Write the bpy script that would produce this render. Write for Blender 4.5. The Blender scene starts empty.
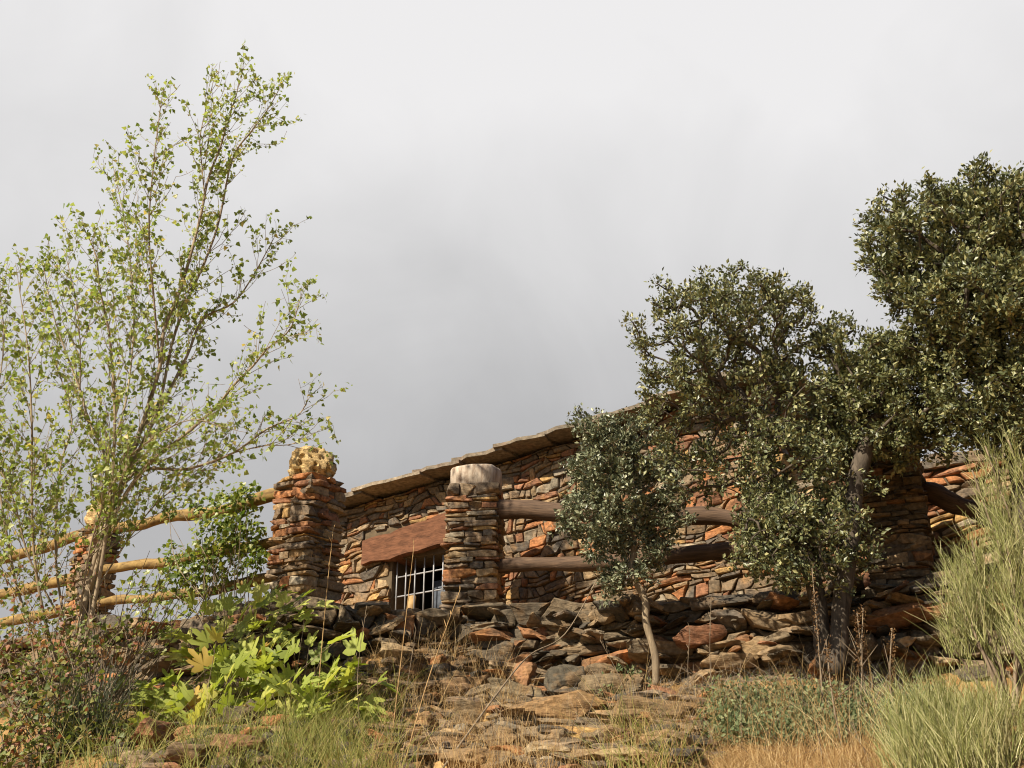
import bpy, math, random
import numpy as np
from mathutils import Vector, Matrix, noise

rng = np.random.default_rng(11)
random.seed(11)
SC = bpy.context.scene
COL = SC.collection

# ------------------------------------------------------------------ camera
F = 1050.0
PITCH = math.radians(22.0)
CP, SP = math.cos(PITCH), math.sin(PITCH)
cd = bpy.data.cameras.new('camera')
cam = bpy.data.objects.new('camera', cd)
COL.objects.link(cam)
cam.location = (0, 0, 0)
cam.rotation_euler = (math.radians(90) + PITCH, 0, 0)
cd.sensor_width = 36.0
cd.lens = F / 1024.0 * 36.0
cd.clip_end = 3000
SC.camera = cam

# ------------------------------------------------------------------ sun, sky, exposure
SUN = Vector((-0.53, -0.49, 0.69)).normalized()
SC.view_settings.view_transform = 'Standard'
SC.view_settings.look = 'None'
SC.view_settings.exposure = 0.8
SC.view_settings.gamma = 1.0
sd = bpy.data.lights.new('sun', 'SUN')
sd.energy = 5.0
sd.angle = math.radians(0.5)
sd.color = (1.0, 0.89, 0.72)
so = bpy.data.objects.new('sun', sd)
COL.objects.link(so)
so.rotation_euler = SUN.to_track_quat('Z', 'Y').to_euler()

W = bpy.data.worlds.new('World')
SC.world = W
W.use_nodes = True
nt = W.node_tree
N, L = nt.nodes, nt.links
N.clear()


def nd(t, **kw):
    n = N.new(t)
    for k, v in kw.items():
        setattr(n, k, v)
    return n


def mth(op, a, b=None, clamp=False):
    n = N.new('ShaderNodeMath')
    n.operation = op
    n.use_clamp = clamp
    for i, v in enumerate((a, b)):
        if v is None:
            continue
        if isinstance(v, (int, float)):
            n.inputs[i].default_value = v
        else:
            L.new(v, n.inputs[i])
    return n.outputs[0]


out = nd('ShaderNodeOutputWorld')
sky = nd('ShaderNodeTexSky', sky_type='NISHITA')
sky.sun_disc = False
sky.sun_elevation = math.asin(SUN.z)
sky.sun_rotation = math.atan2(SUN.x, SUN.y)
bg1 = nd('ShaderNodeBackground')
bg1.inputs[1].default_value = 0.05
L.new(sky.outputs[0], bg1.inputs[0])
tc = nd('ShaderNodeTexCoord')
sep = nd('ShaderNodeSeparateXYZ')
L.new(tc.outputs['Generated'], sep.inputs[0])
nz = nd('ShaderNodeTexNoise')
nz.inputs['Scale'].default_value = 2.6
nz.inputs['Detail'].default_value = 4
nz.inputs['Roughness'].default_value = 0.5
nz.inputs['Distortion'].default_value = 0.5
L.new(tc.outputs['Generated'], nz.inputs['Vector'])
# a thick bank of cloud ahead: grey low down, thinning and brighter higher up
el = mth('ADD', sep.outputs[2], mth('MULTIPLY', mth('SUBTRACT', nz.outputs[0], 0.5), 0.42))
nz2 = nd('ShaderNodeTexNoise')
nz2.inputs['Scale'].default_value = 5.5
nz2.inputs['Detail'].default_value = 7
nz2.inputs['Roughness'].default_value = 0.58
nz2.inputs['Distortion'].default_value = 0.8
L.new(tc.outputs['Generated'], nz2.inputs['Vector'])
el = mth('ADD', el, mth('MULTIPLY', mth('SUBTRACT', nz2.outputs[0], 0.5), 0.13))
# the bank is darkest a little left of straight ahead
dx = mth('ABSOLUTE', mth('ADD', sep.outputs[0], 0.10))
el = mth('ADD', el, mth('MULTIPLY', dx, 0.16))
rp = nd('ShaderNodeValToRGB')
L.new(el, rp.inputs[0])
e = rp.color_ramp.elements
e[0].position, e[0].color = 0.14, (0.435, 0.43, 0.44, 1)
e[1].position, e[1].color = 0.68, (0.87, 0.86, 0.865, 1)
for p_, c_ in ((0.32, (0.50, 0.498, 0.505, 1)), (0.50, (0.71, 0.705, 0.71, 1))):
    q = rp.color_ramp.elements.new(p_)
    q.color = c_
bg2 = nd('ShaderNodeBackground')
bg2.inputs[1].default_value = 0.565
L.new(rp.outputs[0], bg2.inputs[0])
# clouds stand ahead (+Y); the sky behind the camera, where the sun is, is clear
mr = nd('ShaderNodeMapRange')
mr.inputs[1].default_value = 0.30
mr.inputs[2].default_value = 0.66
L.new(sep.outputs[1], mr.inputs[0])
mx = nd('ShaderNodeMixShader')
L.new(mr.outputs[0], mx.inputs[0])
L.new(bg1.outputs[0], mx.inputs[1])
L.new(bg2.outputs[0], mx.inputs[2])
L.new(mx.outputs[0], out.inputs[0])

SC.cycles.max_bounces = 5
SC.cycles.filter_width = 1.1
SC.cycles.transparent_max_bounces = 8


# ------------------------------------------------------------------ helpers
def P(px, py, Y):
    """World point on the line of sight of a photo position, at a given world distance Y ahead."""
    x = (px - 512) / F
    y = (384 - py) / F
    d = Vector((x, CP - y * SP, SP + y * CP))
    return d * (Y / d.y)


def px2m(Y):
    return Y / F * 1.0


BASE = {}


def tag(o, label=None, cat=None, group=None, kind=None):
    if label:
        o['label'] = label
    if cat:
        o['category'] = cat
    if group:
        o['group'] = group
    if kind:
        o['kind'] = kind
    return o


def thing(name, label, cat, loc, group=None):
    o = bpy.data.objects.new(name, None)
    COL.objects.link(o)
    o.location = loc
    o.empty_display_size = 0.1
    BASE[o.name] = Vector(loc)
    return tag(o, label, cat, group, 'thing')


class MB:
    """collects vertices and faces (world space) and links them as ONE mesh object"""

    def __init__(self):
        self.v, self.f, self.m, self.c = [], [], [], []
        self.n = 0

    def add(self, V, Fc, mat=0, col=(1, 1, 1)):
        V = np.asarray(V, float)
        o = self.n
        self.v.append(V)
        self.f.extend([tuple(i + o for i in f) for f in Fc])
        self.m.extend([mat] * len(Fc))
        c = np.ones((len(V), 4))
        c[:, :3] = col
        self.c.append(c)
        self.n += len(V)

    def build(self, name, mats, parent=None, loc=None, smooth=True, sharp=None):
        V = np.concatenate(self.v)
        b = BASE[parent.name] if parent is not None else Vector(loc if loc is not None else (0, 0, 0))
        V = V - np.array(b)
        me = bpy.data.meshes.new(name)
        me.from_pydata(V.tolist(), [], self.f)
        if not isinstance(mats, (list, tuple)):
            mats = [mats]
        for m in mats:
            me.materials.append(m)
        me.polygons.foreach_set('material_index', self.m)
        me.polygons.foreach_set('use_smooth', [smooth] * len(me.polygons))
        a = me.color_attributes.new('col', 'FLOAT_COLOR', 'POINT')
        a.data.foreach_set('color', np.concatenate(self.c).astype(np.float32).ravel())
        if sharp:
            me.set_sharp_from_angle(angle=math.radians(sharp))
        me.update()
        o = bpy.data.objects.new(name, me)
        COL.objects.link(o)
        if parent is not None:
            o.parent = parent
        else:
            o.location = b
        BASE[o.name] = b
        return o


def quads(name, V, Q, mat, parent=None, loc=None, col=None, smooth=False):
    """fast mesh of many faces from arrays: V (n,3) world space, Q (m,k) indices"""
    b = BASE[parent.name] if parent is not None else Vector(loc if loc is not None else (0, 0, 0))
    V = V - np.array(b)
    me = bpy.data.meshes.new(name)
    k = Q.shape[1]
    me.vertices.add(len(V))
    me.vertices.foreach_set('co', V.astype(np.float32).ravel())
    me.loops.add(Q.size)
    me.loops.foreach_set('vertex_index', Q.astype(np.int32).ravel())
    me.polygons.add(len(Q))
    me.polygons.foreach_set('loop_start', (np.arange(len(Q)) * k).astype(np.int32))
    me.polygons.foreach_set('use_smooth', [smooth] * len(Q))
    me.materials.append(mat)
    if col is not None:
        a = me.color_attributes.new('col', 'FLOAT_COLOR', 'POINT')
        c = np.ones((len(V), 4), np.float32)
        c[:, :3] = col
        a.data.foreach_set('color', c.ravel())
    me.update(calc_edges=True)
    me.validate()
    o = bpy.data.objects.new(name, me)
    COL.objects.link(o)
    if parent is not None:
        o.parent = parent
    else:
        o.location = b
    BASE[o.name] = b
    return o


# ---- materials
def mat_new(name):
    m = bpy.data.materials.new(name)
    m.use_nodes = True
    n = m.node_tree.nodes
    l = m.node_tree.links
    return m, n, l, n['Principled BSDF']


def stone_mat(name, scale=1.0, rough=0.85, bump=0.5, dirt=(0.06, 0.052, 0.04), dirt_amt=0.45, warm=(0.42, 0.22, 0.07), warm_amt=0.35, lichen=0.25):
    m, n, l, b = mat_new(name)
    b.inputs['Roughness'].default_value = rough
    b.inputs['Specular IOR Level'].default_value = 0.25
    at = n.new('ShaderNodeAttribute')
    at.attribute_name = 'col'
    t = n.new('ShaderNodeTexCoord')

    def nse(s, d=6, r=0.6):
        q = n.new('ShaderNodeTexNoise')
        q.inputs['Scale'].default_value = s * scale
        q.inputs['Detail'].default_value = d
        q.inputs['Roughness'].default_value = r
        l.new(t.outputs['Object'], q.inputs['Vector'])
        return q

    def rng_(src, a, b_, c, d):
        q = n.new('ShaderNodeMapRange')
        l.new(src, q.inputs[0])
        for i, v in enumerate((a, b_, c, d)):
            q.inputs[i + 1].default_value = v
        return q.outputs[0]

    def mix(a, b_, f, mode='MIX'):
        q = n.new('ShaderNodeMix')
        q.data_type = 'RGBA'
        q.blend_type = mode
        for s, v in ((0, f), (6, a), (7, b_)):
            if isinstance(v, (int, float)):
                q.inputs[s].default_value = v
            elif isinstance(v, tuple):
                q.inputs[s].default_value = v + (1,)
            else:
                l.new(v, q.inputs[s])
        return q.outputs[2]
    n1, n2, n3, n4 = nse(9), nse(34), nse(5, 3), nse(16, 5)
    c = mix(at.outputs['Color'], warm, rng_(n3.outputs[0], 0.52, 0.72, 0, warm_amt))
    c = mix(c, dirt, rng_(n1.outputs[0], 0.46, 0.68, 0, dirt_amt))
    c = mix(c, (0.30, 0.29, 0.22), rng_(n4.outputs[0], 0.60, 0.70, 0, lichen))
    v = rng_(n2.outputs[0], 0.28, 0.72, 0.42, 1.5)
    cb = n.new('ShaderNodeCombineXYZ')
    for i in range(3):
        l.new(v, cb.inputs[i])
    c = mix(c, cb.outputs[0], 1.0, 'MULTIPLY')
    l.new(c, b.inputs['Base Color'])
    bp = n.new('ShaderNodeBump')
    bp.inputs['Strength'].default_value = bump
    bp.inputs['Distance'].default_value = 0.02
    # slate lies in thin beds: a stretched noise
    mp = n.new('ShaderNodeMapping')
    mp.inputs['Scale'].default_value = (1, 1, 4)
    l.new(t.outputs['Object'], mp.inputs['Vector'])
    q = n.new('ShaderNodeTexNoise')
    q.inputs['Scale'].default_value = 14 * scale
    q.inputs['Detail'].default_value = 7
    q.inputs['Roughness'].default_value = 0.65
    l.new(mp.outputs[0], q.inputs['Vector'])
    l.new(q.outputs[0], bp.inputs['Height'])
    l.new(bp.outputs[0], b.inputs['Normal'])
    return m


def wood_mat(name, c1, c2, axis_scale=(30, 30, 2), rough=0.8):
    m, n, l, b = mat_new(name)
    b.inputs['Roughness'].default_value = rough
    b.inputs['Specular IOR Level'].default_value = 0.2
    t = n.new('ShaderNodeTexCoord')
    mp = n.new('ShaderNodeMapping')
    mp.inputs['Scale'].default_value = axis_scale
    l.new(t.outputs['Object'], mp.inputs['Vector'])
    q = n.new('ShaderNodeTexNoise')
    q.inputs['Scale'].default_value = 1.0
    q.inputs['Detail'].default_value = 8
    q.inputs['Roughness'].default_value = 0.65
    q.inputs['Distortion'].default_value = 0.6
    l.new(mp.outputs[0], q.inputs['Vector'])
    r = n.new('ShaderNodeValToRGB')
    r.color_ramp.elements[0].position = 0.3
    r.color_ramp.elements[0].color = c1 + (1,)
    r.color_ramp.elements[1].position = 0.7
    r.color_ramp.elements[1].color = c2 + (1,)
    l.new(q.outputs[0], r.inputs[0])
    l.new(r.outputs[0], b.inputs['Base Color'])
    bp = n.new('ShaderNodeBump')
    bp.inputs['Strength'].default_value = 0.6
    bp.inputs['Distance'].default_value = 0.01
    l.new(q.outputs[0], bp.inputs['Height'])
    l.new(bp.outputs[0], b.inputs['Normal'])
    return m


def leaf_mat(name, stops, transl=0.3, rough=0.5, spec=0.35):
    """each leaf (island) takes its own colour from the ramp"""
    m, n, l, b = mat_new(name)
    g = n.new('ShaderNodeNewGeometry')
    r = n.new('ShaderNodeValToRGB')
    r.color_ramp.interpolation = 'LINEAR'
    el_ = r.color_ramp.elements
    el_[0].position, el_[0].color = stops[0][0], stops[0][1] + (1,)
    el_[1].position, el_[1].color = stops[-1][0], stops[-1][1] + (1,)
    for p_, c_ in stops[1:-1]:
        el_.new(p_).color = c_ + (1,)
    l.new(g.outputs['Random Per Island'], r.inputs[0])
    l.new(r.outputs[0], b.inputs['Base Color'])
    b.inputs['Roughness'].default_value = rough
    b.inputs['Specular IOR Level'].default_value = spec
    tr = n.new('ShaderNodeBsdfTranslucent')
    hs = n.new('ShaderNodeHueSaturation')
    hs.inputs['Saturation'].default_value = 1.15
    hs.inputs['Value'].default_value = 1.5
    l.new(r.outputs[0], hs.inputs['Color'])
    l.new(hs.outputs[0], tr.inputs[0])
    mxs = n.new('ShaderNodeMixShader')
    mxs.inputs[0].default_value = transl
    l.new(b.outputs[0], mxs.inputs[1])
    l.new(tr.outputs[0], mxs.inputs[2])
    o = n['Material Output']
    l.new(mxs.outputs[0], o.inputs[0])
    return m


def plain_mat(name, c, rough=0.6, spec=0.3, metal=0.0):
    m, n, l, b = mat_new(name)
    q = n.new('ShaderNodeTexNoise')
    q.inputs['Scale'].default_value = 18
    q.inputs['Detail'].default_value = 5
    t = n.new('ShaderNodeTexCoord')
    l.new(t.outputs['Object'], q.inputs['Vector'])
    r = n.new('ShaderNodeValToRGB')
    r.color_ramp.elements[0].position = 0.3
    r.color_ramp.elements[1].position = 0.7
    r.color_ramp.elements[0].color = tuple(x * 0.7 for x in c) + (1,)
    r.color_ramp.elements[1].color = tuple(min(1, x * 1.2) for x in c) + (1,)
    l.new(q.outputs[0], r.inputs[0])
    l.new(r.outputs[0], b.inputs['Base Color'])
    b.inputs['Roughness'].default_value = rough
    b.inputs['Specular IOR Level'].default_value = spec
    b.inputs['Metallic'].default_value = metal
    return m


M = {}
M['house_stone'] = stone_mat('house_stone', warm_amt=0.5, dirt_amt=0.4)
M['mortar'] = plain_mat('earth_mortar', (0.13, 0.098, 0.062), 0.95, 0.1)
M['wall_stone'] = stone_mat('terrace_stone', scale=0.8, bump=0.8, warm_amt=0.35, dirt_amt=0.55, lichen=0.12)
M['pillar_stone'] = stone_mat('pillar_stone', warm_amt=0.5, dirt_amt=0.35)
M['slate'] = stone_mat('roof_slate', scale=0.7, warm=(0.22, 0.12, 0.07), warm_amt=0.4, dirt_amt=0.3)
M['tufa'] = stone_mat('tufa', scale=1.6, bump=1.0, warm=(0.55, 0.36, 0.12), warm_amt=0.6, dirt=(0.26, 0.17, 0.07), dirt_amt=0.5, lichen=0.0)
M['cap_stone'] = wood_mat('pale_cap_stone', (0.20, 0.13, 0.085), (0.60, 0.52, 0.42), (26, 26, 7), 0.95)
M['lintel'] = wood_mat('rust_lintel', (0.075, 0.034, 0.019), (0.22, 0.098, 0.052), (8, 8, 30), 0.9)
M['log_grey'] = wood_mat('weathered_log', (0.04, 0.026, 0.018), (0.15, 0.095, 0.06), (5, 60, 60))
M['log_tan'] = wood_mat('tan_log', (0.075, 0.042, 0.02), (0.38, 0.255, 0.09), (9, 18, 18))
M['bar'] = plain_mat('painted_iron', (0.33, 0.33, 0.34), 0.5, 0.4)
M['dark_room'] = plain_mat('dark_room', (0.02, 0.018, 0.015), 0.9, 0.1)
M['shutter'] = plain_mat('blue_grey_shutter', (0.10, 0.115, 0.14), 0.5)
M['post'] = plain_mat('pale_window_post', (0.42, 0.27, 0.12), 0.8)
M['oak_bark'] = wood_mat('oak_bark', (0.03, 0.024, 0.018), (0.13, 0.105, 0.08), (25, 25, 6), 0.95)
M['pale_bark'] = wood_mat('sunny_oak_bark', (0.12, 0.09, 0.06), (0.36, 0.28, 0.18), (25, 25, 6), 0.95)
M['poplar_bark'] = wood_mat('poplar_bark', (0.13, 0.09, 0.06), (0.42, 0.34, 0.23), (18, 18, 5), 0.85)
M['twig'] = wood_mat('dry_twig', (0.10, 0.07, 0.045), (0.32, 0.25, 0.17), (18, 18, 5), 0.9)
M['oak_leaf'] = leaf_mat('oak_leaf', [(0, (0.045, 0.056, 0.026)), (0.4, (0.108, 0.125, 0.052)), (0.8, (0.215, 0.22, 0.09)), (1, (0.33, 0.31, 0.14))], 0.10, 0.42, 0.5)
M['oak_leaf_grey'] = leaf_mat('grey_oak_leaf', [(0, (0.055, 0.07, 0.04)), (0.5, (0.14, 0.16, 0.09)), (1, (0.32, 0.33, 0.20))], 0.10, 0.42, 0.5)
M['poplar_leaf'] = leaf_mat('poplar_leaf', [(0, (0.12, 0.17, 0.04)), (0.5, (0.25, 0.31, 0.08)), (0.94, (0.40, 0.43, 0.14)), (1, (0.48, 0.38, 0.13))], 0.42, 0.45, 0.4)
M['ivy_leaf'] = leaf_mat('vine_leaf', [(0, (0.08, 0.125, 0.024)), (0.6, (0.17, 0.22, 0.042)), (1, (0.32, 0.32, 0.07))], 0.35, 0.4, 0.45)
M['fig_leaf'] = leaf_mat('fig_leaf', [(0, (0.19, 0.235, 0.045)), (0.6, (0.36, 0.41, 0.09)), (0.94, (0.48, 0.48, 0.13)), (0.985, (0.46, 0.33, 0.08)), (1, (0.46, 0.28, 0.06))], 0.36, 0.55, 0.25)
M['bramble_leaf'] = leaf_mat('bramble_leaf', [(0, (0.07, 0.095, 0.025)), (0.45, (0.145, 0.18, 0.04)), (0.72, (0.26, 0.25, 0.075)), (0.82, (0.28, 0.17, 0.07)), (0.92, (0.27, 0.10, 0.06)), (1, (0.20, 0.13, 0.075))], 0.3)
M['broom'] = leaf_mat('broom_sprig', [(0, (0.13, 0.14, 0.045)), (0.5, (0.30, 0.315, 0.105)), (1, (0.58, 0.54, 0.30))], 0.2, 0.6, 0.15)
M['rush'] = leaf_mat('rush_blade', [(0, (0.02, 0.032, 0.012)), (1, (0.06, 0.075, 0.03))], 0.2, 0.5)
M['straw'] = leaf_mat('straw', [(0, (0.24, 0.14, 0.06)), (0.4, (0.42, 0.28, 0.12)), (0.85, (0.58, 0.43, 0.21)), (1, (0.66, 0.53, 0.31))], 0.3, 0.7, 0.15)
M['grass'] = leaf_mat('green_grass_blade', [(0, (0.13, 0.16, 0.035)), (0.55, (0.27, 0.28, 0.07)), (1, (0.46, 0.39, 0.15))], 0.35, 0.6, 0.2)
M['grey_twig'] = leaf_mat('grey_dead_grass', [(0, (0.10, 0.095, 0.08)), (1, (0.36, 0.33, 0.28))], 0.2, 0.8, 0.1)
M['herb'] = leaf_mat('grey_green_herb', [(0, (0.07, 0.095, 0.04)), (0.6, (0.15, 0.185, 0.085)), (1, (0.27, 0.28, 0.14))], 0.2, 0.6, 0.15)
M['seed'] = leaf_mat('seed_capsule', [(0, (0.08, 0.042, 0.02)), (1, (0.22, 0.13, 0.06))], 0.1, 0.8, 0.1)
M['rock'] = stone_mat('bank_rock', scale=0.9, bump=0.9, warm_amt=0.5, dirt_amt=0.55, lichen=0.12)


def ground_mat():
    m, n, l, b = mat_new('dry_bank')
    b.inputs['Roughness'].default_value = 0.95
    b.inputs['Specular IOR Level'].default_value = 0.1
    t = n.new('ShaderNodeTexCoord')
    q = n.new('ShaderNodeTexNoise')
    q.inputs['Scale'].default_value = 1.6
    q.inputs['Detail'].default_value = 9
    q.inputs['Roughness'].default_value = 0.65
    l.new(t.outputs['Object'], q.inputs['Vector'])
    r = n.new('ShaderNodeValToRGB')
    el_ = r.color_ramp.elements
    el_[0].position, el_[0].color = 0.3, (0.11, 0.068, 0.03, 1)
    el_[1].position, el_[1].color = 0.72, (0.42, 0.27, 0.11, 1)
    el_.new(0.5).color = (0.27, 0.155, 0.06, 1)
    l.new(q.outputs[0], r.inputs[0])
    l.new(r.outputs[0], b.inputs['Base Color'])
    q2 = n.new('ShaderNodeTexNoise')
    q2.inputs['Scale'].default_value = 25
    q2.inputs['Detail'].default_value = 8
    l.new(t.outputs['Object'], q2.inputs['Vector'])
    bp = n.new('ShaderNodeBump')
    bp.inputs['Strength'].default_value = 0.8
    bp.inputs['Distance'].default_value = 0.04
    l.new(q2.outputs[0], bp.inputs['Height'])
    l.new(bp.outputs[0], b.inputs['Normal'])
    return m


M['ground'] = ground_mat()

STONES = [((0.175, 0.13, 0.088), 4), ((0.235, 0.17, 0.105), 4.5), ((0.33, 0.23, 0.125), 2.4), ((0.38, 0.235, 0.09), 1.4),
          ((0.34, 0.145, 0.058), 2.6), ((0.25, 0.118, 0.062), 3.4), ((0.125, 0.103, 0.08), 2.0), ((0.27, 0.225, 0.16), 1.4)]
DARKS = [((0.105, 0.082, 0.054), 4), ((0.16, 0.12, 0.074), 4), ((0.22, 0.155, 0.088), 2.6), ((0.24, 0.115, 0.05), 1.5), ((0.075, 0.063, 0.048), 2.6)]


def pick(pal):
    c = random.choices([p[0] for p in pal], [p[1] for p in pal])[0]
    k = random.uniform(0.75, 1.25)
    return tuple(x * k for x in c)


# ---- stone makers
def clip(poly, p0, nn):
    o = []
    m = len(poly)
    ds = [float(np.dot(q - p0, nn)) for q in poly]
    for a in range(m):
        b = (a + 1) % m
        if ds[a] <= 0:
            o.append(poly[a])
        if (ds[a] < 0 < ds[b]) or (ds[b] < 0 < ds[a]):
            t = ds[a] / (ds[a] - ds[b])
            o.append(poly[a] + (poly[b] - poly[a]) * t)
    return o


def face_stone(mb, poly, to3d, h, gap, col, mat=0, seg=0.05, rough=0.012, inset=0.02):
    """one stone of a wall face: polygon in (u,v), standing h proud of the face"""
    poly = np.array(poly)
    c = poly.mean(0)
    # subdivide the edges, keeping the corners; pull in for the joint
    m = len(poly)
    pts, nrm = [], []
    en = []
    for i in range(m):
        d = poly[(i + 1) % m] - poly[i]
        l_ = np.linalg.norm(d)
        en.append(np.array((d[1], -d[0])) / l_ if l_ > 1e-5 else np.zeros(2))
    for i in range(m):
        a, b = poly[i], poly[(i + 1) % m]
        ln = np.linalg.norm(b - a)
        if ln < 1e-4:
            continue
        k = max(1, int(round(ln / seg)))
        for j in range(k):
            pts.append(a + (b - a) * j / k)
            q = en[i] + en[i - 1] if j == 0 else en[i]
            nrm.append(q / max(np.linalg.norm(q), 1e-5))
    if len(pts) < 4:
        return
    pts, nrm = np.array(pts), np.array(nrm)
    area = 0.5 * abs(np.sum(pts[:, 0] * np.roll(pts[:, 1], -1) - pts[:, 1] * np.roll(pts[:, 0], -1)))
    ext = pts.max(0) - pts.min(0)
    if min(ext) < gap * 3 or area < 0.0007:
        return
    # winding outward
    if np.sum(np.einsum('ij,ij->i', pts - c, nrm)) < 0:
        nrm = -nrm
    jit = np.array([noise.noise(Vector((p[0] * 22, p[1] * 22, c[0] * 3))) for p in pts]) * min(0.010, min(ext) * 0.10)
    pts = pts - nrm * (gap + np.abs(jit))[:, None]
    pts = pts * 0.84 + (np.roll(pts, 1, 0) + np.roll(pts, -1, 0)) * 0.08
    r = np.linalg.norm(pts - c, axis=1)
    dr = (pts - c) / np.maximum(r, 1e-4)[:, None]
    inset = min(inset, min(ext) * 0.16)
    n_ = len(pts)
    ta, tb = random.gauss(0, 0.14), random.gauss(0, 0.2)
    sd_ = random.uniform(0, 99)
    rings = []
    for (ins, w) in ((0.0, -0.06), (0.0, h * 0.7), (inset * 0.4, h * 0.95), (inset, h), (None, h)):
        q = c + (pts - c) * 0.5 if ins is None else pts - nrm * ins
        ring = []
        for p in q:
            ww = w
            if w > 0:
                ww += (p[0] - c[0]) * ta + (p[1] - c[1]) * tb
                ww += noise.fractal(Vector((p[0] * 9, p[1] * 9, sd_)), 1.0, 2.0, 3) * rough * (1 if w >= h else 0.7)
                ww = max(ww, 0.006)
            ring.append(to3d(p[0], p[1], ww))
        rings.append(ring)
    V = [p for ring in rings for p in ring]
    V.append(to3d(c[0], c[1], h + noise.noise(Vector((c[0] * 9, c[1] * 9, sd_))) * rough))
    Fc = []
    for k in range(4):
        for i in range(n_):
            j = (i + 1) % n_
            Fc.append((k * n_ + i, k * n_ + j, (k + 1) * n_ + j, (k + 1) * n_ + i))
    for i in range(n_):
        Fc.append((4 * n_ + i, 4 * n_ + (i + 1) % n_, 5 * n_))
    mb.add(V, Fc, mat, col)


_cube = {}


def cube_grid(n):
    if n in _cube:
        return _cube[n]
    idx, V, Fc = {}, [], []

    def vid(p):
        if p not in idx:
            idx[p] = len(V)
            V.append([2 * x / n - 1 for x in p])
        return idx[p]
    for ax in range(3):
        for s in (0, n):
            for i in range(n):
                for j in range(n):
                    q = []
                    for (a, b) in ((i, j), (i + 1, j), (i + 1, j + 1), (i, j + 1)):
                        p = [0, 0, 0]
                        p[ax] = s
                        p[(ax + 1) % 3] = a
                        p[(ax + 2) % 3] = b
                        q.append(vid(tuple(p)))
                    Fc.append(tuple(q if s else q[::-1]))
    _cube[n] = (np.array(V, float), Fc)
    return _cube[n]


def rot_z(a):
    return np.array(Matrix.Rotation(a, 3, 'Z'))


def rock(mb, c, dims, R=None, n=5, k=6.0, cuts=6, rough=0.05, col=(0.2, 0.17, 0.13), mat=0):
    """an angular stone: rounded block with planes struck off it and a rough skin"""
    V, Fc = cube_grid(n)
    V = V / (np.abs(V) ** k).sum(1)[:, None] ** (1 / k)
    for _ in range(cuts):
        m_ = rng.normal(size=3)
        m_ /= np.linalg.norm(m_)
        t = rng.uniform(0.70, 1.10)
        d = V @ m_ - t
        V = V - np.maximum(d, 0)[:, None] * m_
    s = rng.uniform(0, 50)
    D = np.array([noise.fractal(Vector(v * 1.7) + Vector((s, s, s)), 1.0, 2.0, 4) for v in V])
    V = V * (1 + D * rough * 2)[:, None]
    V = V * (np.array(dims) / 2)
    if R is not None:
        V = V @ np.array(R).T
    mb.add(V + np.array(c), Fc, mat, col)


# ---- tubes, branches
def tube(mb, pts, rad, sides=6, col=(1, 1, 1), mat=0, caps=True, bumpy=0.0):
    pts = [Vector(p) for p in pts]
    n_ = len(pts)
    V, Fc = [], []
    t = (pts[1] - pts[0]).normalized()
    u = t.orthogonal().normalized()
    for i, p in enumerate(pts):
        if i == 0:
            t = pts[1] - pts[0]
        elif i == n_ - 1:
            t = pts[-1] - pts[-2]
        else:
            t = pts[i + 1] - pts[i - 1]
        t.normalize()
        u = (u - t * u.dot(t)).normalized()
        w = t.cross(u)
        for k in range(sides):
            a = 2 * math.pi * k / sides
            r = rad[i]
            q = p + (u * math.cos(a) + w * math.sin(a)) * r
            if bumpy:
                q = q + (u * math.cos(a) + w * math.sin(a)) * (noise.noise(q * 6) * bumpy * r)
            V.append(q)
    for i in range(n_ - 1):
        for k in range(sides):
            j = (k + 1) % sides
            Fc.append((i * sides + k, i * sides + j, (i + 1) * sides + j, (i + 1) * sides + k))
    if caps:
        Fc.append(tuple(range(sides))[::-1])
        Fc.append(tuple((n_ - 1) * sides + k for k in range(sides)))
    mb.add([tuple(v) for v in V], Fc, mat, col)


def spline(pts, per=5):
    """Catmull-Rom through the points"""
    pts = [Vector(p) for p in pts]
    q = [pts[0] * 2 - pts[1]] + pts + [pts[-1] * 2 - pts[-2]]
    o = []
    for i in range(1, len(q) - 2):
        for k in range(per):
            t = k / per
            a, b, c, d = q[i - 1], q[i], q[i + 1], q[i + 2]
            o.append(0.5 * ((2 * b) + (c - a) * t + (2 * a - 5 * b + 4 * c - d) * t * t + (3 * b - a - 3 * c + d) * t ** 3))
    o.append(pts[-1])
    return o


def strips(P0, D, Ln, wid, bend, seg=4, tip=0.25):
    """many thin curved three-sided stems: base, direction, length, radius, sideways bend vector"""
    n_ = len(P0)
    t = np.linspace(0, 1, seg + 1)
    C = P0[:, None] + D[:, None] * (Ln[:, None] * t)[..., None] + bend[:, None] * (t ** 2)[None, :, None] * Ln[:, None, None]
    T = D / np.linalg.norm(D, axis=1)[:, None]
    ref = np.where(np.abs(T[:, 2:3]) > 0.9, np.array([[1.0, 0, 0]]), np.array([[0, 0, 1.0]]))
    U = np.cross(T, ref)
    U /= np.linalg.norm(U, axis=1)[:, None]
    Wv = np.cross(T, U)
    V = []
    for k in range(3):
        a = 2 * math.pi * k / 3
        off = U * math.cos(a) + Wv * math.sin(a)
        rr = wid[:, None] * (1 - (1 - tip) * t)[None]
        V.append(C + off[:, None] * rr[..., None])
    V = np.stack(V, 2)                         # n, seg+1, 3, 3
    base = (np.arange(n_) * (seg + 1) * 3)[:, None, None]
    i = np.arange(seg)[None, :, None] * 3
    k = np.arange(3)[None, None, :]
    j = (k + 1) % 3
    Q = np.stack([base + i + k, base + i + j, base + i + 3 + j, base + i + 3 + k], -1).reshape(-1, 4)
    return V.reshape(-1, 3), Q


def unit(A):
    return A / np.maximum(np.linalg.norm(A, axis=-1, keepdims=True), 1e-6)


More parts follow.
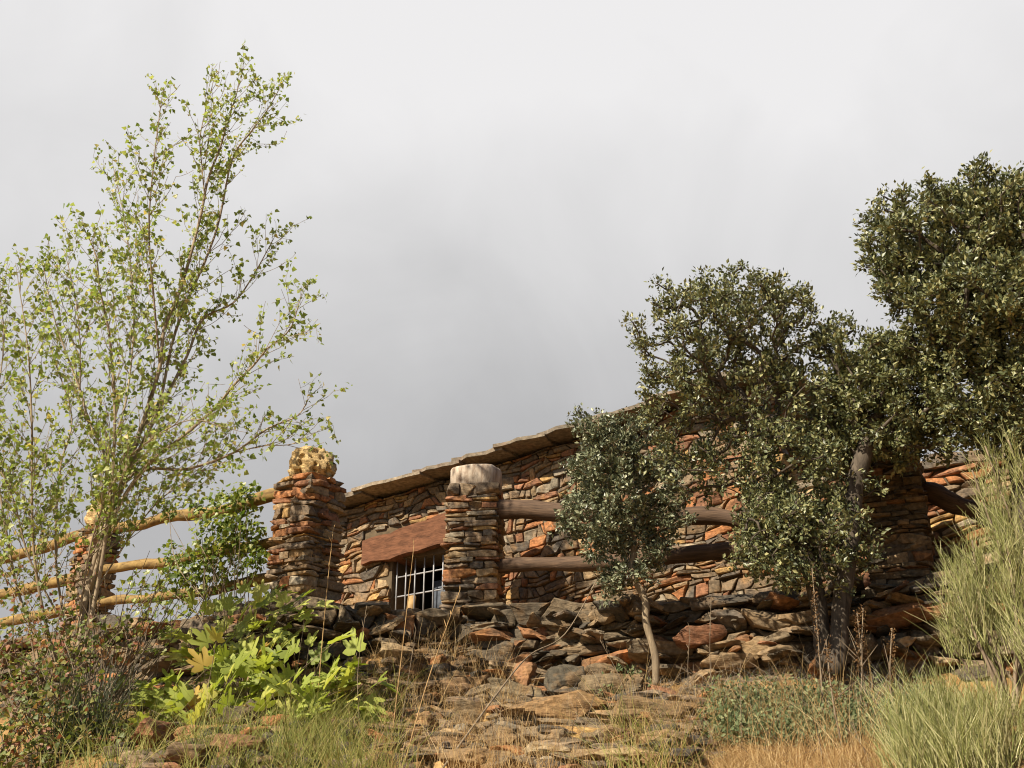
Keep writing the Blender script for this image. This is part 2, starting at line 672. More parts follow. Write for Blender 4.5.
LEAF = {
    # along, across, up; two quads folded on the midrib
    'oval': (np.array([[0, 0, 0], [0.45, 0.27, 0.07], [1, 0, 0.0], [0.45, -0.27, 0.07], [0.5, 0, 0]]), [(0, 1, 2, 4), (0, 4, 2, 3)]),
    'delta': (np.array([[0, 0, 0], [0.22, 0.46, 0.06], [1, 0, -0.08], [0.22, -0.46, 0.06], [0.4, 0, 0]]), [(0, 1, 2, 4), (0, 4, 2, 3)]),
}


def leaves(Pt, A, Nn, size, shape='oval'):
    T, Fq = LEAF[shape]
    A = unit(A)
    B = unit(np.cross(Nn, A))
    C = np.cross(A, B)
    V = Pt[:, None] + size[:, None, None] * (T[None, :, 0:1] * A[:, None] + T[None, :, 1:2] * B[:, None] + T[None, :, 2:3] * C[:, None])
    m = len(T)
    off = (np.arange(len(Pt)) * m)[:, None, None]
    Q = (np.array(Fq)[None] + off).reshape(-1, 4)
    return V.reshape(-1, 3), Q


# ------------------------------------------------------------------ the lie of the land
WX = [-30, -9, -5.4, -2.15, -1.6, -0.5, 3.1, 5.5, 9, 30]
WY = [28, 13.2, 10.6, 8.2, 8.12, 8.55, 7.0, 5.9, 4.6, -4]
TERR = 1.44


def wall_y(x):
    return float(np.interp(x, WX, WY))


def gh(x, y):
    """height of the ground"""
    s = wall_y(x) - y
    if s > 0:
        z = 0.85 - 0.285 * s if s < 12 else 0.85 - 0.285 * 12 - 0.1 * (s - 12)
        z += 0.34 * math.exp(-((x + 0.75) / 0.75) ** 2) * math.exp(-(s / 0.7) ** 2)
        z += 0.10 * noise.noise(Vector((x * 0.9, y * 0.9, 3.0))) + 0.04 * noise.noise(Vector((x * 3.3, y * 3.3, 7.0)))
        return z
    if s > -0.25:
        return 0.85 + (TERR - 0.85) * (-s / 0.25)
    return TERR - 0.03 * max(0, -s - 6) if s > -40 else TERR - 0.03 * 34 - 0.1 * (-s - 40)


def hit(px, py, y0=4.0, y1=13.0):
    """where a line of sight meets the bank"""
    d = P(px, py, 1.0)
    y = y0
    while y < y1:
        if d.z * y <= gh(d.x * y, y):
            break
        y += 0.02
    return Vector((d.x * y, y, gh(d.x * y, y)))


def on_ground(px, Y):
    x = (px - 512) / F / 1.02 * Y
    return Vector((x, Y, gh(x, Y)))


def axis(lo, hi, fine_lo, fine_hi, step, grow=1.25):
    a = list(np.arange(fine_lo, fine_hi + 1e-6, step))
    s = step
    while a[-1] < hi:
        s *= grow
        a.append(a[-1] + s)
    s = step
    while a[0] > lo:
        s *= grow
        a.insert(0, a[0] - s)
    return a


gx, gy = axis(-400, 400, -6, 5, 0.11), axis(-300, 600, 3.5, 11, 0.09)
mb = MB()
mb.add([(x, y, gh(x, y)) for y in gy for x in gx],
       [(j * len(gx) + i, j * len(gx) + i + 1, (j + 1) * len(gx) + i + 1, (j + 1) * len(gx) + i) for j in range(len(gy) - 1) for i in range(len(gx) - 1)])
tag(mb.build('ground', M['ground']), kind='structure')

# ------------------------------------------------------------------ stone house
HO = np.array((-0.365, 10.0, 0.0))
HD = np.array((0.866, -0.5, 0.0))
HN = np.array((-0.5, -0.866, 0.0))
UP = np.array((0, 0, 1.0))


def hw(u, v, w):
    return HO + HD * u + HN * w + UP * v


def u_at(px, py):
    """wall-plane coordinates of a line of sight"""
    d = np.array(P(px, py, 1.0))
    t = (HO @ HN) / (d @ HN)
    p = d * t
    return float((p - HO) @ HD), float(p[2])


U0, U1 = -1.80, 3.0
V0 = 1.36


def roof_z(u):
    return 3.10 + 0.112 * u


def wall_face(mb, u0, u1, v0, top, du, dv, shear, h, gap, pal, holes=(), to3d=hw, seg=0.05, rough=0.012, inset=0.012, mat=0, ragged=False, slant=0.5):
    """rough courses of split slate: beds of uneven height, stones of uneven length with slanting ends"""
    vmax = max(top(u0), top(u1)) + 0.12
    v = v0 - 0.3 * abs(shear) * (u1 - u0) - 0.1
    sdv = random.uniform(0, 90)
    row = 0
    if shear > 0:
        v -= shear * max(u1, 0)
    vmax -= shear * min(u0, 0)

    def warp(p):
        a, b = p
        b = b + shear * a
        return np.array((a + 0.35 * dv * noise.noise(Vector((a * 4, b * 7, sdv))),
                         b + 0.75 * dv * noise.noise(Vector((a * 2.2, b * 2.5, sdv + 9))) + 0.25 * dv * noise.noise(Vector((a * 8, b * 6, sdv + 19)))))
    while v < vmax:
        rh = dv * random.choice((0.55, 0.75, 0.9, 1.0, 1.2, 1.55))
        u = u0 - random.uniform(0.05, 0.6)
        sl0 = random.gauss(0, slant) * rh
        while u < u1 + 0.2:
            ln = du * random.choice((0.35, 0.5, 0.7, 0.85, 1.0, 1.2, 1.6)) * random.uniform(0.85, 1.15)
            ln = max(ln, rh * 0.7)
            sl1 = random.gauss(0, slant) * rh
            t0, t1 = random.gauss(0, 0.10) * rh, random.gauss(0, 0.10) * rh
            quad = [(u - sl0 / 2, v), (u + ln - sl1 / 2, v), (u + ln + sl1 / 2, v + rh + t1), (u + sl0 / 2, v + rh + t0)]
            cells = [quad]
            if rh > dv * 0.85 and ln > du * 0.5 and random.random() < 0.38:
                f0, f1 = random.uniform(0.3, 0.7), random.uniform(0.3, 0.7)
                a, b, c, d = [np.array(q) for q in quad]
                m0, m1 = a + (d - a) * f0, b + (c - b) * f1
                cells = [[a, b, m1, m0], [m0, m1, c, d]]
            elif rh > dv * 1.1 and random.random() < 0.3:
                a, b, c, d = [np.array(q) for q in quad]
                f0, f1 = random.uniform(0.2, 0.8), random.uniform(0.2, 0.8)
                m0, m1 = a + (b - a) * f0, d + (c - d) * f1
                cells = [[a, m0, m1, d], [m0, b, c, m1]]
            for cell in cells:
                cell = [np.array(q, float) for q in cell]
                # an end struck off at an angle
                if random.random() < 0.45:
                    q = random.randrange(4)
                    p_, n_ = cell[q], cell[(q + 1) % 4]
                    b_ = cell[(q - 1) % 4]
                    cell = cell[:q] + [p_ + (b_ - p_) * random.uniform(0.15, 0.5), p_ + (n_ - p_) * random.uniform(0.1, 0.3)] + cell[q + 1:]
                pl = []
                for q in range(len(cell)):
                    a, b = cell[q], cell[(q + 1) % len(cell)]
                    for t in ((0, 0.5) if np.linalg.norm(b - a) > 0.12 else (0,)):
                        pl.append(warp(a + (b - a) * t))
                s_ = np.mean(pl, 0)
                if not (u0 < s_[0] < u1) or not (v0 < s_[1] < top(s_[0])):
                    if ragged or s_[1] > top(s_[0]) + dv or s_[1] < v0 or not (u0 - du < s_[0] < u1 + du):
                        continue
                if any(a < s_[0] < b and c < s_[1] < d for a, b, c, d in holes):
                    continue
                for a, b, c, d in holes:
                    q = [(a - s_[0], np.array((a, 0)), np.array((1, 0))), (s_[0] - b, np.array((b, 0)), np.array((-1, 0))),
                         (c - s_[1], np.array((0, c)), np.array((0, 1))), (s_[1] - d, np.array((0, d)), np.array((0, -1)))]
                    q = max(q, key=lambda z: z[0])
                    if len(pl) > 2:
                        pl = clip(pl, q[1], q[2])
                if not ragged:
                    sl = (top(u1) - top(u0)) / (u1 - u0)
                    for p_, n_ in (((u0, 0.0), (-1.0, 0)), ((u1, 0.0), (1.0, 0)), ((u0, top(u0)), (-sl, 1.0))):
                        if len(pl) > 2:
                            pl = clip(pl, np.array(p_), np.array(n_))
                if len(pl) < 3:
                    continue
                face_stone(mb, pl, to3d, random.uniform(*h), gap, pick(pal), mat, seg, rough, inset)
            sl0 = sl1
            u += ln
        v += rh


def slab(mb, u0, u1, v0, v1, w0, w1, to3d=hw, mat=0, col=(1, 1, 1)):
    V = [to3d(u, v, w) for w in (w0, w1) for v in (v0, v1) for u in (u0, u1)]
    mb.add(V, [(0, 2, 3, 1), (4, 5, 7, 6), (0, 1, 5, 4), (2, 6, 7, 3), (0, 4, 6, 2), (1, 3, 7, 5)], mat, col)


# window: left, right, sill and lintel from their places in the photo
wl, _ = u_at(391, 590)
wr, _ = u_at(452, 580)
_, wb = u_at(418, 618)
_, wt = u_at(418, 556)
house = thing('stone_house', 'low rubble stone house under a slate roof with one barred window', 'house', tuple(hw(0, TERR, -1.6)))
ll, lb0 = u_at(367, 567)
_, lt0 = u_at(367, 543)
lr, lb1 = u_at(452, 544)
_, lt1 = u_at(452, 515)
LB = lambda u: lb0 + (lb1 - lb0) * (u - ll) / (lr - ll)
LT = lambda u: lt0 + (lt1 - lt0) * (u - ll) / (lr - ll)
mb = MB()
holes = [(wl, wr, wb, max(lb0, lb1) + 0.0), (ll, lr, min(lb0, lb1) + 0.06, max(lt0, lt1) - 0.05)]
wall_face(mb, U0, U1, V0, roof_z, 0.158, 0.073, 0.10, (0.010, 0.042), 0.0030, STONES, holes, seg=0.04, rough=0.016)
# the masonry behind the facing, left open at the window
zt = roof_z(U0) - 0.05
slab(mb, U0, wl, V0 - 0.5, roof_z(U0) - 0.02, -0.5, -0.005, mat=1)
slab(mb, wr, U1, V0 - 0.5, roof_z(wr) - 0.02, -0.5, -0.005, mat=1)
slab(mb, wl - 0.001, wr + 0.001, wt, roof_z(wl) - 0.02, -0.5, -0.006, mat=1)
slab(mb, wl - 0.001, wr + 0.001, V0 - 0.5, wb, -0.5, -0.006, mat=1)
# end and back walls
slab(mb, U0 + 0.002, U0 + 0.5, V0 - 0.5, roof_z(U0) - 0.03, -3.2, -0.5, mat=1)
slab(mb, U1 - 0.5, U1 - 0.002, V0 - 0.5, roof_z(U1) - 0.06, -3.2, -0.5, mat=1)
slab(mb, U0 + 0.5, U1 - 0.5, V0 - 0.5, roof_z(U0) - 0.05, -3.2, -2.7, mat=1)
# facing stones on the visible end walls and window jambs
wall_face(mb, 0, 3.2, V0, lambda a: roof_z(U1) - 0.08, 0.26, 0.10, 0.0, (0.02, 0.06), 0.005, STONES,
          to3d=lambda u, v, w: HO + HD * (U1 + w - 0.002) - HN * u + UP * v)
wall_face(mb, 0, 3.2, V0, lambda a: roof_z(U0) - 0.05, 0.26, 0.10, 0.0, (0.02, 0.06), 0.005, STONES,
          to3d=lambda u, v, w: HO + HD * (U0 - w + 0.002) - HN * u + UP * v)
mb.build('wall', [M['house_stone'], M['mortar']], house, sharp=42)
# lintel: one rusty tilted slab
mb = MB()
V, Fc = cube_grid(9)
V2 = []
for v in V:
    u = ll + (lr - ll) * (v[0] + 1) / 2
    z = LB(u) + (LT(u) - LB(u)) * (v[2] + 1) / 2
    z += 0.035 * noise.fractal(Vector((u * 7, v[2] * 2, 2)), 1.0, 2.0, 3)
    w = -0.3 + (0.40) * (v[1] + 1) / 2 + 0.015 * noise.noise(Vector((u * 6, z * 9, 5)))
    V2.append(hw(u, z, w))
mb.add(V2, Fc)
lint = mb.build('lintel', M['lintel'], house, sharp=50)
lint['label'] = 'rust red slab lintel'
# roof: long slates lapping over each other up the slope
mb = MB()
u = U0 - 0.14
k = 0
while u < U1 + 0.2:
    ln = random.uniform(0.42, 0.78)
    hang = random.uniform(0.27, 0.38)
    th = random.uniform(0.028, 0.045)
    z = roof_z(u) + 0.012 + random.uniform(0, 0.012)
    z1 = roof_z(u + ln) + 0.055
    V, Fc = cube_grid(6)
    V2 = []
    sdv = random.uniform(0, 50)
    for v in V:
        uu = u - 0.09 + (ln + 0.10) * (v[0] + 1) / 2 + 0.05 * noise.noise(Vector((v[1] * 2, sdv, 1)))
        w = -1.1 + (1.1 + hang) * (v[1] + 1) / 2 + 0.05 * noise.noise(Vector((v[0] * 2, sdv, 2)))
        zz = z + (z1 - z) * (1 - (v[0] + 1) / 2) * 0.0 + roof_z(uu) - roof_z(u) + 0.034 * (1 - (v[0] + 1) / 2) + th * (v[2] + 1) / 2
        zz += 0.012 * noise.noise(Vector((uu * 4, w * 4, sdv + v[2])))
        V2.append(hw(uu, zz, w))
    mb.add(V2, Fc, 0, pick([((0.19, 0.155, 0.115), 3), ((0.26, 0.21, 0.15), 3), ((0.22, 0.15, 0.10), 0.8)]))
    u += ln
# the rest of the roof behind the edge slates
for w0 in (-3.5, -2.7, -1.9, -1.05):
    slab_t = lambda u, v, w: hw(u, v, w)
    V = [hw(uu, roof_z(uu) + dz + (0.02 if w0 < -1.5 else -0.01), w) for dz in (0, 0.05) for w in (w0, w0 + 0.85) for uu in (U0 - 0.15, U1 + 0.2)]
    mb.add(V, [(0, 2, 3, 1), (4, 5, 7, 6), (0, 1, 5, 4), (2, 6, 7, 3), (0, 4, 6, 2), (1, 3, 7, 5)], 0, (0.2, 0.17, 0.13))
mb.build('roof', M['slate'], house, sharp=35)
# window
mb = MB()
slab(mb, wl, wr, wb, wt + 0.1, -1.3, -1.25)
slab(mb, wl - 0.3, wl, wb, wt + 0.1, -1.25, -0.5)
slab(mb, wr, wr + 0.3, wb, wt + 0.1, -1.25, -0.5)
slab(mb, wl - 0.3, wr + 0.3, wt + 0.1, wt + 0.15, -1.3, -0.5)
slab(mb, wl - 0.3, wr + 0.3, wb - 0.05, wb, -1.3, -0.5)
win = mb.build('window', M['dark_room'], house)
mb = MB()
nb = 7
for i in range(nb):
    uu = wl + 0.03 + (wr - wl - 0.06) * i / (nb - 1)
    tube(mb, [hw(uu, wb - 0.03, -0.05), hw(uu, LB(uu) + 0.02, -0.05)], [0.008] * 2, 6)
for t in (0.10, 0.42, 0.74):
    z = wb + (wt - wb) * t
    tube(mb, [hw(wl - 0.05, z - 0.02, -0.062), hw(wr + 0.05, z + 0.02, -0.062)], [0.008] * 2, 6)
g = mb.build('grille', M['bar'], win)
g['label'] = 'pale iron bars'
mb = MB()
slab(mb, wl + (wr - wl) * 0.52, wr - 0.02, wb, wt - 0.22, -0.24, -0.21)
mb.build('shutter', M['shutter'], win)
mb = MB()
tube(mb, [hw(wl + 0.10, wb - 0.02, -0.2), hw(wl + 0.11, wb + 0.27, -0.22)], [0.045, 0.04], 8)
mb.build('post', M['post'], win)
mb = MB()
us = np.linspace(wl - 0.05, wr + 0.05, 4)
for a, b in zip(us[:-1], us[1:]):
    R = np.array([HD, HN, UP]).T
    rock(mb, hw((a + b) / 2, wb - 0.028, -0.12), (b - a - 0.01, 0.42, 0.07), R, 5, 8, 3, 0.03, pick(STONES))
mb.build('window_sill', M['house_stone'], house, sharp=40)

# low wall running on from the house to the right
g_low = lambda u: 2.62 + 0.05 * noise.noise(Vector((u * 2, 0, 0)))
mb = MB()
wall_face(mb, U1 + 0.12, 6.6, V0, lambda u: 2.60, 0.21, 0.09, 0.07, (0.015, 0.06), 0.0035, STONES, to3d=lambda u, v, w: hw(u, v, w - 0.1), ragged=True)
slab(mb, U1 + 0.08, 6.7, V0 - 0.5, 2.56, -0.6, -0.105, mat=1)
tag(mb.build('low_stone_wall', [M['house_stone'], M['mortar']], loc=tuple(hw(4.5, V0, -0.3)), sharp=42),
    'low rubble stone wall behind the shaded pillar and broom on the right', 'stone wall', kind='thing')

# ------------------------------------------------------------------ terrace wall (dry stone, follows the kinked edge)
PX = np.array(WX[1:-1], float)
PY = np.array(WY[1:-1], float)
SEG = np.concatenate([[0], np.cumsum(np.hypot(np.diff(PX), np.diff(PY)))])


def tw(u, v, w):
    w = w - (v - 0.85) * 0.14
    x, y = np.interp(u, SEG, PX), np.interp(u, SEG, PY)
    x1, y1 = np.interp(u - 0.25, SEG, PX), np.interp(u - 0.25, SEG, PY)
    x2, y2 = np.interp(u + 0.25, SEG, PX), np.interp(u + 0.25, SEG, PY)
    d = np.array((x2 - x1, y2 - y1))
    d /= max(np.linalg.norm(d), 1e-6)
    # step in and out a little: it is old and bulged
    w = w + 0.09 * noise.noise(Vector((u * 1.1, v * 2, 4)))
    return np.array((x + d[1] * w, y - d[0] * w, v))


ua, ub = SEG[0] + 1.0, SEG[-1] - 0.8
mb = MB()
wall_face(mb, ua, ub, 0.45, lambda u: TERR - 0.03 + 0.10 * noise.noise(Vector((u * 1.4, 0, 2))), 0.27, 0.11, 0.02, (0.02, 0.16), 0.007, DARKS,
          to3d=tw, seg=0.055, rough=0.035, inset=0.03, ragged=True, slant=1.1)
# earth and hearting behind the stones
us = np.linspace(ua, ub, 160)
V = []
for u in us:
    for v, w in ((0.2, 0.0), (0.8, 0.0), (1.2, -0.01), (TERR - 0.05, -0.02), (TERR - 0.01, -0.3)):
        V.append(tw(u, v, w))
mb.add(V, [(i * 5 + k, (i + 1) * 5 + k, (i + 1) * 5 + k + 1, i * 5 + k + 1) for i in range(159) for k in range(4)], 1, (1, 1, 1))
# broken stones settled at all angles in the face
for k in range(620):
    u = random.uniform(ua, ub)
    v = random.uniform(0.66, TERR)
    p = tw(u, v, random.uniform(0.0, 0.13) + (TERR - v) * 0.10)
    q = tw(u + 0.1, v, 0) - tw(u - 0.1, v, 0)
    R = np.array(Matrix.Rotation(math.atan2(q[1], q[0]) + random.gauss(0, 0.35), 3, 'Z') @ Matrix.Rotation(random.gauss(0, 0.2), 3, 'X') @ Matrix.Rotation(random.gauss(0, 0.24), 3, 'Y'))
    ln = random.choice((0.12, 0.17, 0.23, 0.30, 0.40)) * random.uniform(0.8, 1.2)
    rock(mb, p, (ln, random.uniform(0.2, 0.32), max(0.045, ln * random.uniform(0.18, 0.36))), R, 8, 9, 12, 0.06, pick(DARKS if random.random() < 0.8 else STONES), 0)
# coping stones lying along the top edge
u = ua
while u < ub:
    ln = random.uniform(0.18, 0.5)
    p = tw(u + ln / 2, TERR - 0.02 + random.uniform(-0.04, 0.05), random.uniform(-0.14, 0.0))
    q = tw(u + ln / 2 + 0.1, 1.5, 0) - tw(u + ln / 2 - 0.1, 1.5, 0)
    R = np.array(Matrix.Rotation(math.atan2(q[1], q[0]) + random.gauss(0, 0.15), 3, 'Z') @ Matrix.Rotation(random.gauss(0, 0.08), 3, 'X') @ Matrix.Rotation(random.gauss(0, 0.08), 3, 'Y'))
    rock(mb, p, (ln, random.uniform(0.25, 0.4), random.uniform(0.07, 0.15)), R, 7, 10, 9, 0.05, pick(DARKS), 0)
    u += ln * 0.95
tag(mb.build('terrace_wall', [M['wall_stone'], M['mortar']], loc=(0.5, 8.3, 0.8), sharp=40),
    'dark mossy dry stone terrace wall of big flat slabs below the house', 'stone wall', kind='thing')


# ------------------------------------------------------------------ stone pillars
def pillar(label, x, y, z0, z1, side, ang, cap, pal=STONES, group='stone pillars of the terrace railing', seed=1):
    random.seed(seed)
    t = thing('stone_pillar', label, 'pillar', (x, y, z0), group)
    mb = MB()
    z = z0 - 0.1
    R0 = rot_z(ang)
    k = 0
    while z < z1 - 0.01:
        h = random.choice((0.028, 0.035, 0.045, 0.055, 0.08)) * random.uniform(0.85, 1.15)
        if z + h > z1 - 0.035:
            h = max(z1 - z, 0.04)
        sz = side * (1.04 - 0.06 * (z - z0) / (z1 - z0))
        th = sz * random.uniform(0.36, 0.5)
        for q in range(4):
            Rq = R0 @ rot_z(q * math.pi / 2 + (math.pi if k % 2 else 0))
            ln = sz - th
            # split some of the longer stones in two
            parts = [(0, ln)] if random.random() < 0.45 else [(0, ln * random.uniform(0.4, 0.6))]
            if parts[0][1] < ln:
                parts.append((parts[0][1], ln))
            for (a, b) in parts:
                pr = random.uniform(-0.010, 0.014)
                hh = h - 0.001
                c = np.array((-sz / 2 + (a + b) / 2, -sz / 2 + th / 2 - pr, z + h / 2))
                if k % 2:
                    c[0] = -c[0]
                cc = Rq @ c
                Rj = Rq @ np.array(Matrix.Rotation(random.gauss(0, 0.045), 3, 'Z') @ Matrix.Rotation(random.gauss(0, 0.04), 3, 'Y'))
                rock(mb, cc + np.array((x, y, 0)), (b - a - 0.004, th + random.uniform(-0.02, 0.03), hh * random.uniform(0.9, 1.08)), Rj, 7, 20, 4, 0.03, pick(pal))
        # hearting
        rock(mb, (x, y, z + h / 2), (sz * 0.9, sz * 0.9, h + 0.01), R0, 2, 9, 0, 0, (0.11, 0.085, 0.06))
        z += h
        k += 1
    sh = mb.build('shaft', M['pillar_stone'], t, sharp=38)
    if cap == 'tufa':
        mb = MB()
        V, Fc = cube_grid(16)
        V = V / np.linalg.norm(V, axis=1)[:, None]
        V2 = []
        for v in V:
            p = Vector(v)
            d = 1.08 + 0.18 * noise.fractal(p * 2.2 + Vector((seed, 0, 0)), 1.0, 2.0, 4)
            hole = noise.noise(p * 4.3 + Vector((seed, 3, 0)))
            if hole > 0.22:
                d -= (hole - 0.22) * 1.1
            V2.append((x + v[0] * d * side * 0.42, y + v[1] * d * side * 0.42, z1 + 0.11 + v[2] * d * 0.17))
        mb.add(V2, Fc, 0, (0.56, 0.40, 0.19))
        c = mb.build('cap', M['tufa'], t, sharp=60)
        c['label'] = 'yellow porous stone cap'
    elif cap == 'block':
        mb = MB()
        rs, zs = [0.0, 0.168, 0.178, 0.178, 0.170, 0.158, 0.0], [0.0, 0.0, 0.012, 0.165, 0.185, 0.19, 0.19]
        ns = 28
        V = []
        for r, zz in zip(rs, zs):
            for a in range(ns):
                th = 2 * math.pi * a / ns
                sq = 0.97 / (abs(math.cos(th + 0.3)) ** 4 + abs(math.sin(th + 0.3)) ** 4) ** 0.25
                d = r * sq * (1 + 0.16 * noise.noise(Vector((math.cos(th) * 1.8, math.sin(th) * 1.3, 4))) + 0.06 * noise.noise(Vector((math.cos(th) * 6, math.sin(th) * 6, zz * 9))))
                V.append((x + math.cos(th) * d * 1.2, y + math.sin(th) * d * 1.05, z1 - 0.004 + zz + 0.012 * noise.noise(Vector((math.cos(th), math.sin(th), r * 9)))))
        mb.add(V, [(i * ns + a, i * ns + (a + 1) % ns, (i + 1) * ns + (a + 1) % ns, (i + 1) * ns + a) for i in range(6) for a in range(ns)])
        c = mb.build('cap', M['cap_stone'], t, sharp=60)
        c['label'] = 'pale round capstone'
    return t


LPv = P(302, 600, 8.5)
pillar('stone pillar topped by a yellow porous rock, left of the barred window', LPv.x, LPv.y, TERR, 2.56, 0.43, math.radians(-33), 'tufa', seed=4)
CPv = P(474, 610, 9.05)
pillar('stone pillar topped by a pale round block, right of the barred window', CPv.x, CPv.y, TERR, 2.64, 0.46, math.radians(-9), 'block', seed=7)
RPv = P(905, 585, 7.45)
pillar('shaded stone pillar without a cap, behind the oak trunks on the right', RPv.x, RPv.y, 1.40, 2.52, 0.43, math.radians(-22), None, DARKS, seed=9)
FPv = P(86, 620, 9.95)
pillar('far stone pillar seen through the poplar, with a small yellow cap', FPv.x, FPv.y, TERR - 0.05, 2.50, 0.31, math.radians(-35), 'tufa', seed=12)


# ------------------------------------------------------------------ log rails
def log(label, a, b, r0, r1, mat, sag=0.0, seed=0, group='log rails between the pillars'):
    a, b = Vector(a), Vector(b)
    mid = (a + b) / 2
    d = (b - a).normalized()
    s = d.cross(Vector((0, 0, 1)))
    pts, rad = [], []
    nseg = 22
    for i in range(nseg + 1):
        t = i / nseg
        p = a.lerp(b, t) + Vector((0, 0, 1)) * (-sag * 4 * t * (1 - t) + 0.05 * noise.noise(Vector((t * 4, seed, 0)))) + s * 0.03 * noise.noise(Vector((t * 3, seed, 8)))
        pts.append(p)
        rad.append((r0 + (r1 - r0) * t) * (1 + 0.2 * noise.noise(Vector((t * 9, seed, 3)))))
    mb = MB()
    # built along x so that the grain follows the log
    q = d.to_track_quat('X', 'Z')
    qi = q.inverted()
    tube(mb, [qi @ (p - mid) for p in pts], rad, 14, bumpy=0.12)
    o = mb.build('log_rail', mat, loc=(0, 0, 0), sharp=50)
    o.location = mid
    o.rotation_euler = q.to_euler()
    return tag(o, label, 'log rail', group)


lp = Vector((LPv.x, LPv.y, 0))
fp = Vector((FPv.x, FPv.y, 0))
dl = (fp - lp).normalized()
zz = [P(265, 494, 8.62).z, P(265, 540, 8.62).z, P(265, 576, 8.62).z]
nm = ['topmost tan log rail left of the yellow capped pillar', 'middle tan log rail half hidden by the green vine', 'lowest tan log rail just above the wall left of the pillar']
for i in range(3):
    log(nm[i], lp + dl * 0.1 + Vector((0, 0, zz[i])), fp - dl * 0.05 + Vector((0, 0, zz[i] + (0.02, 0.03, 0.0)[i])), 0.058 - 0.006 * i, 0.048 - 0.005 * i, M['log_tan'], 0.02, i + 1)
e2 = P(-60, 600, 11.6)
e2 = Vector((e2.x, e2.y, 0))
nm = ['topmost tan log rail beyond the far pillar at left', 'middle tan log rail beyond the far pillar at left', 'lowest tan log rail beyond the far pillar at left']
for i in range(3):
    log(nm[i], fp + Vector((0, 0, zz[i])), e2 + Vector((0, 0, zz[i] - 0.02)), 0.055, 0.05, M['log_tan'], 0.02, i + 5)
cpv = Vector((CPv.x, CPv.y, 0))
rpv = Vector((RPv.x, RPv.y, 0))
# right-hand rails: a thick upper log and a long lower one
log('thick weathered log rail from the block-topped pillar into the small oak', P(480, 508, 8.98), P(742, 520, 8.0), 0.088, 0.07, M['log_grey'], 0.0, 11)
log('long thin weathered log rail crossing behind the small oak trunk', P(486, 568, 8.96), P(900, 528, 7.42), 0.058, 0.075, M['log_grey'], 0.05, 12)
log('dark log rail running from the shaded pillar behind the broom', P(915, 490, 7.45), P(1050, 535, 6.95), 0.07, 0.07, M['log_grey'], 0.0, 13)
random.seed(5)

# ------------------------------------------------------------------ trees
def grow(root_pts, pts, wpath=0.45):
    """join cluster points into branches: each hooks on to the cheapest place already grown"""
    nodes = [np.array(p, float) for p in root_pts]
    par = [-1] + list(range(len(root_pts) - 1))
    ln = [0.0]
    for i in range(1, len(nodes)):
        ln.append(ln[-1] + np.linalg.norm(nodes[i] - nodes[i - 1]))
    first = max(0, len(root_pts) // 2 - 1)
    top = np.array(root_pts[-1])
    order = np.argsort(np.linalg.norm(pts - top, axis=1))
    arr = np.array(nodes)
    lens = np.array(ln)
    ok = np.array([i >= first for i in range(len(nodes))])
    for i in order:
        p = pts[i]
        c = np.linalg.norm(arr - p, axis=1) + wpath * lens + np.where(ok, 0, 1e3)
        j = int(np.argmin(c))
        d = np.linalg.norm(arr[j] - p)
        # midpoint so that twigs can leave branches half way
        mid = (arr[j] + p) / 2 + rng.normal(size=3) * d * 0.07 + np.array((0, 0, d * 0.03))
        k = len(nodes)
        nodes += [mid, p]
        par += [j, k]
        arr = np.vstack([arr, mid, p])
        lens = np.append(lens, [lens[j] + d / 2, lens[j] + d])
        ok = np.append(ok, [True, True])
    return arr, par


def branches(mb, arr, par, r_tip, r_base, expo=2.4, sides=5, minr=0.0):
    n_ = len(arr)
    w = np.zeros(n_)
    child = [[] for _ in range(n_)]
    for i, p in enumerate(par):
        if p >= 0:
            child[p].append(i)
    for i in range(n_ - 1, -1, -1):
        w[i] = max(w[i], 1.0) if not child[i] else w[i]
        if par[i] >= 0:
            w[par[i]] += w[i]
    r = r_tip * w ** (1 / expo)
    r = r * (r_base / r[0]) if r[0] > 0 else r
    r = np.maximum(r, r_tip)
    done = set()
    for i in range(n_):
        for j, c in enumerate(sorted(child[i], key=lambda q: -w[q])):
            if j == 0 and par[i] >= 0:
                continue
            chain = [i, c]
            while child[chain[-1]]:
                chain.append(max(child[chain[-1]], key=lambda q: w[q]))
            rad = [min(r[i], r[c] * 1.15)] + [r[q] for q in chain[1:]]
            if len(chain) > 2:
                pts = spline([arr[q] for q in chain], 2)
                rr = np.interp(np.linspace(0, len(chain) - 1, len(pts)), range(len(chain)), rad)
            else:
                pts, rr = [arr[q] for q in chain], rad
            tube(mb, pts, rr, 8 if rr[0] > 0.02 else sides, caps=True, bumpy=0.15 if rr[0] > 0.02 else 0)


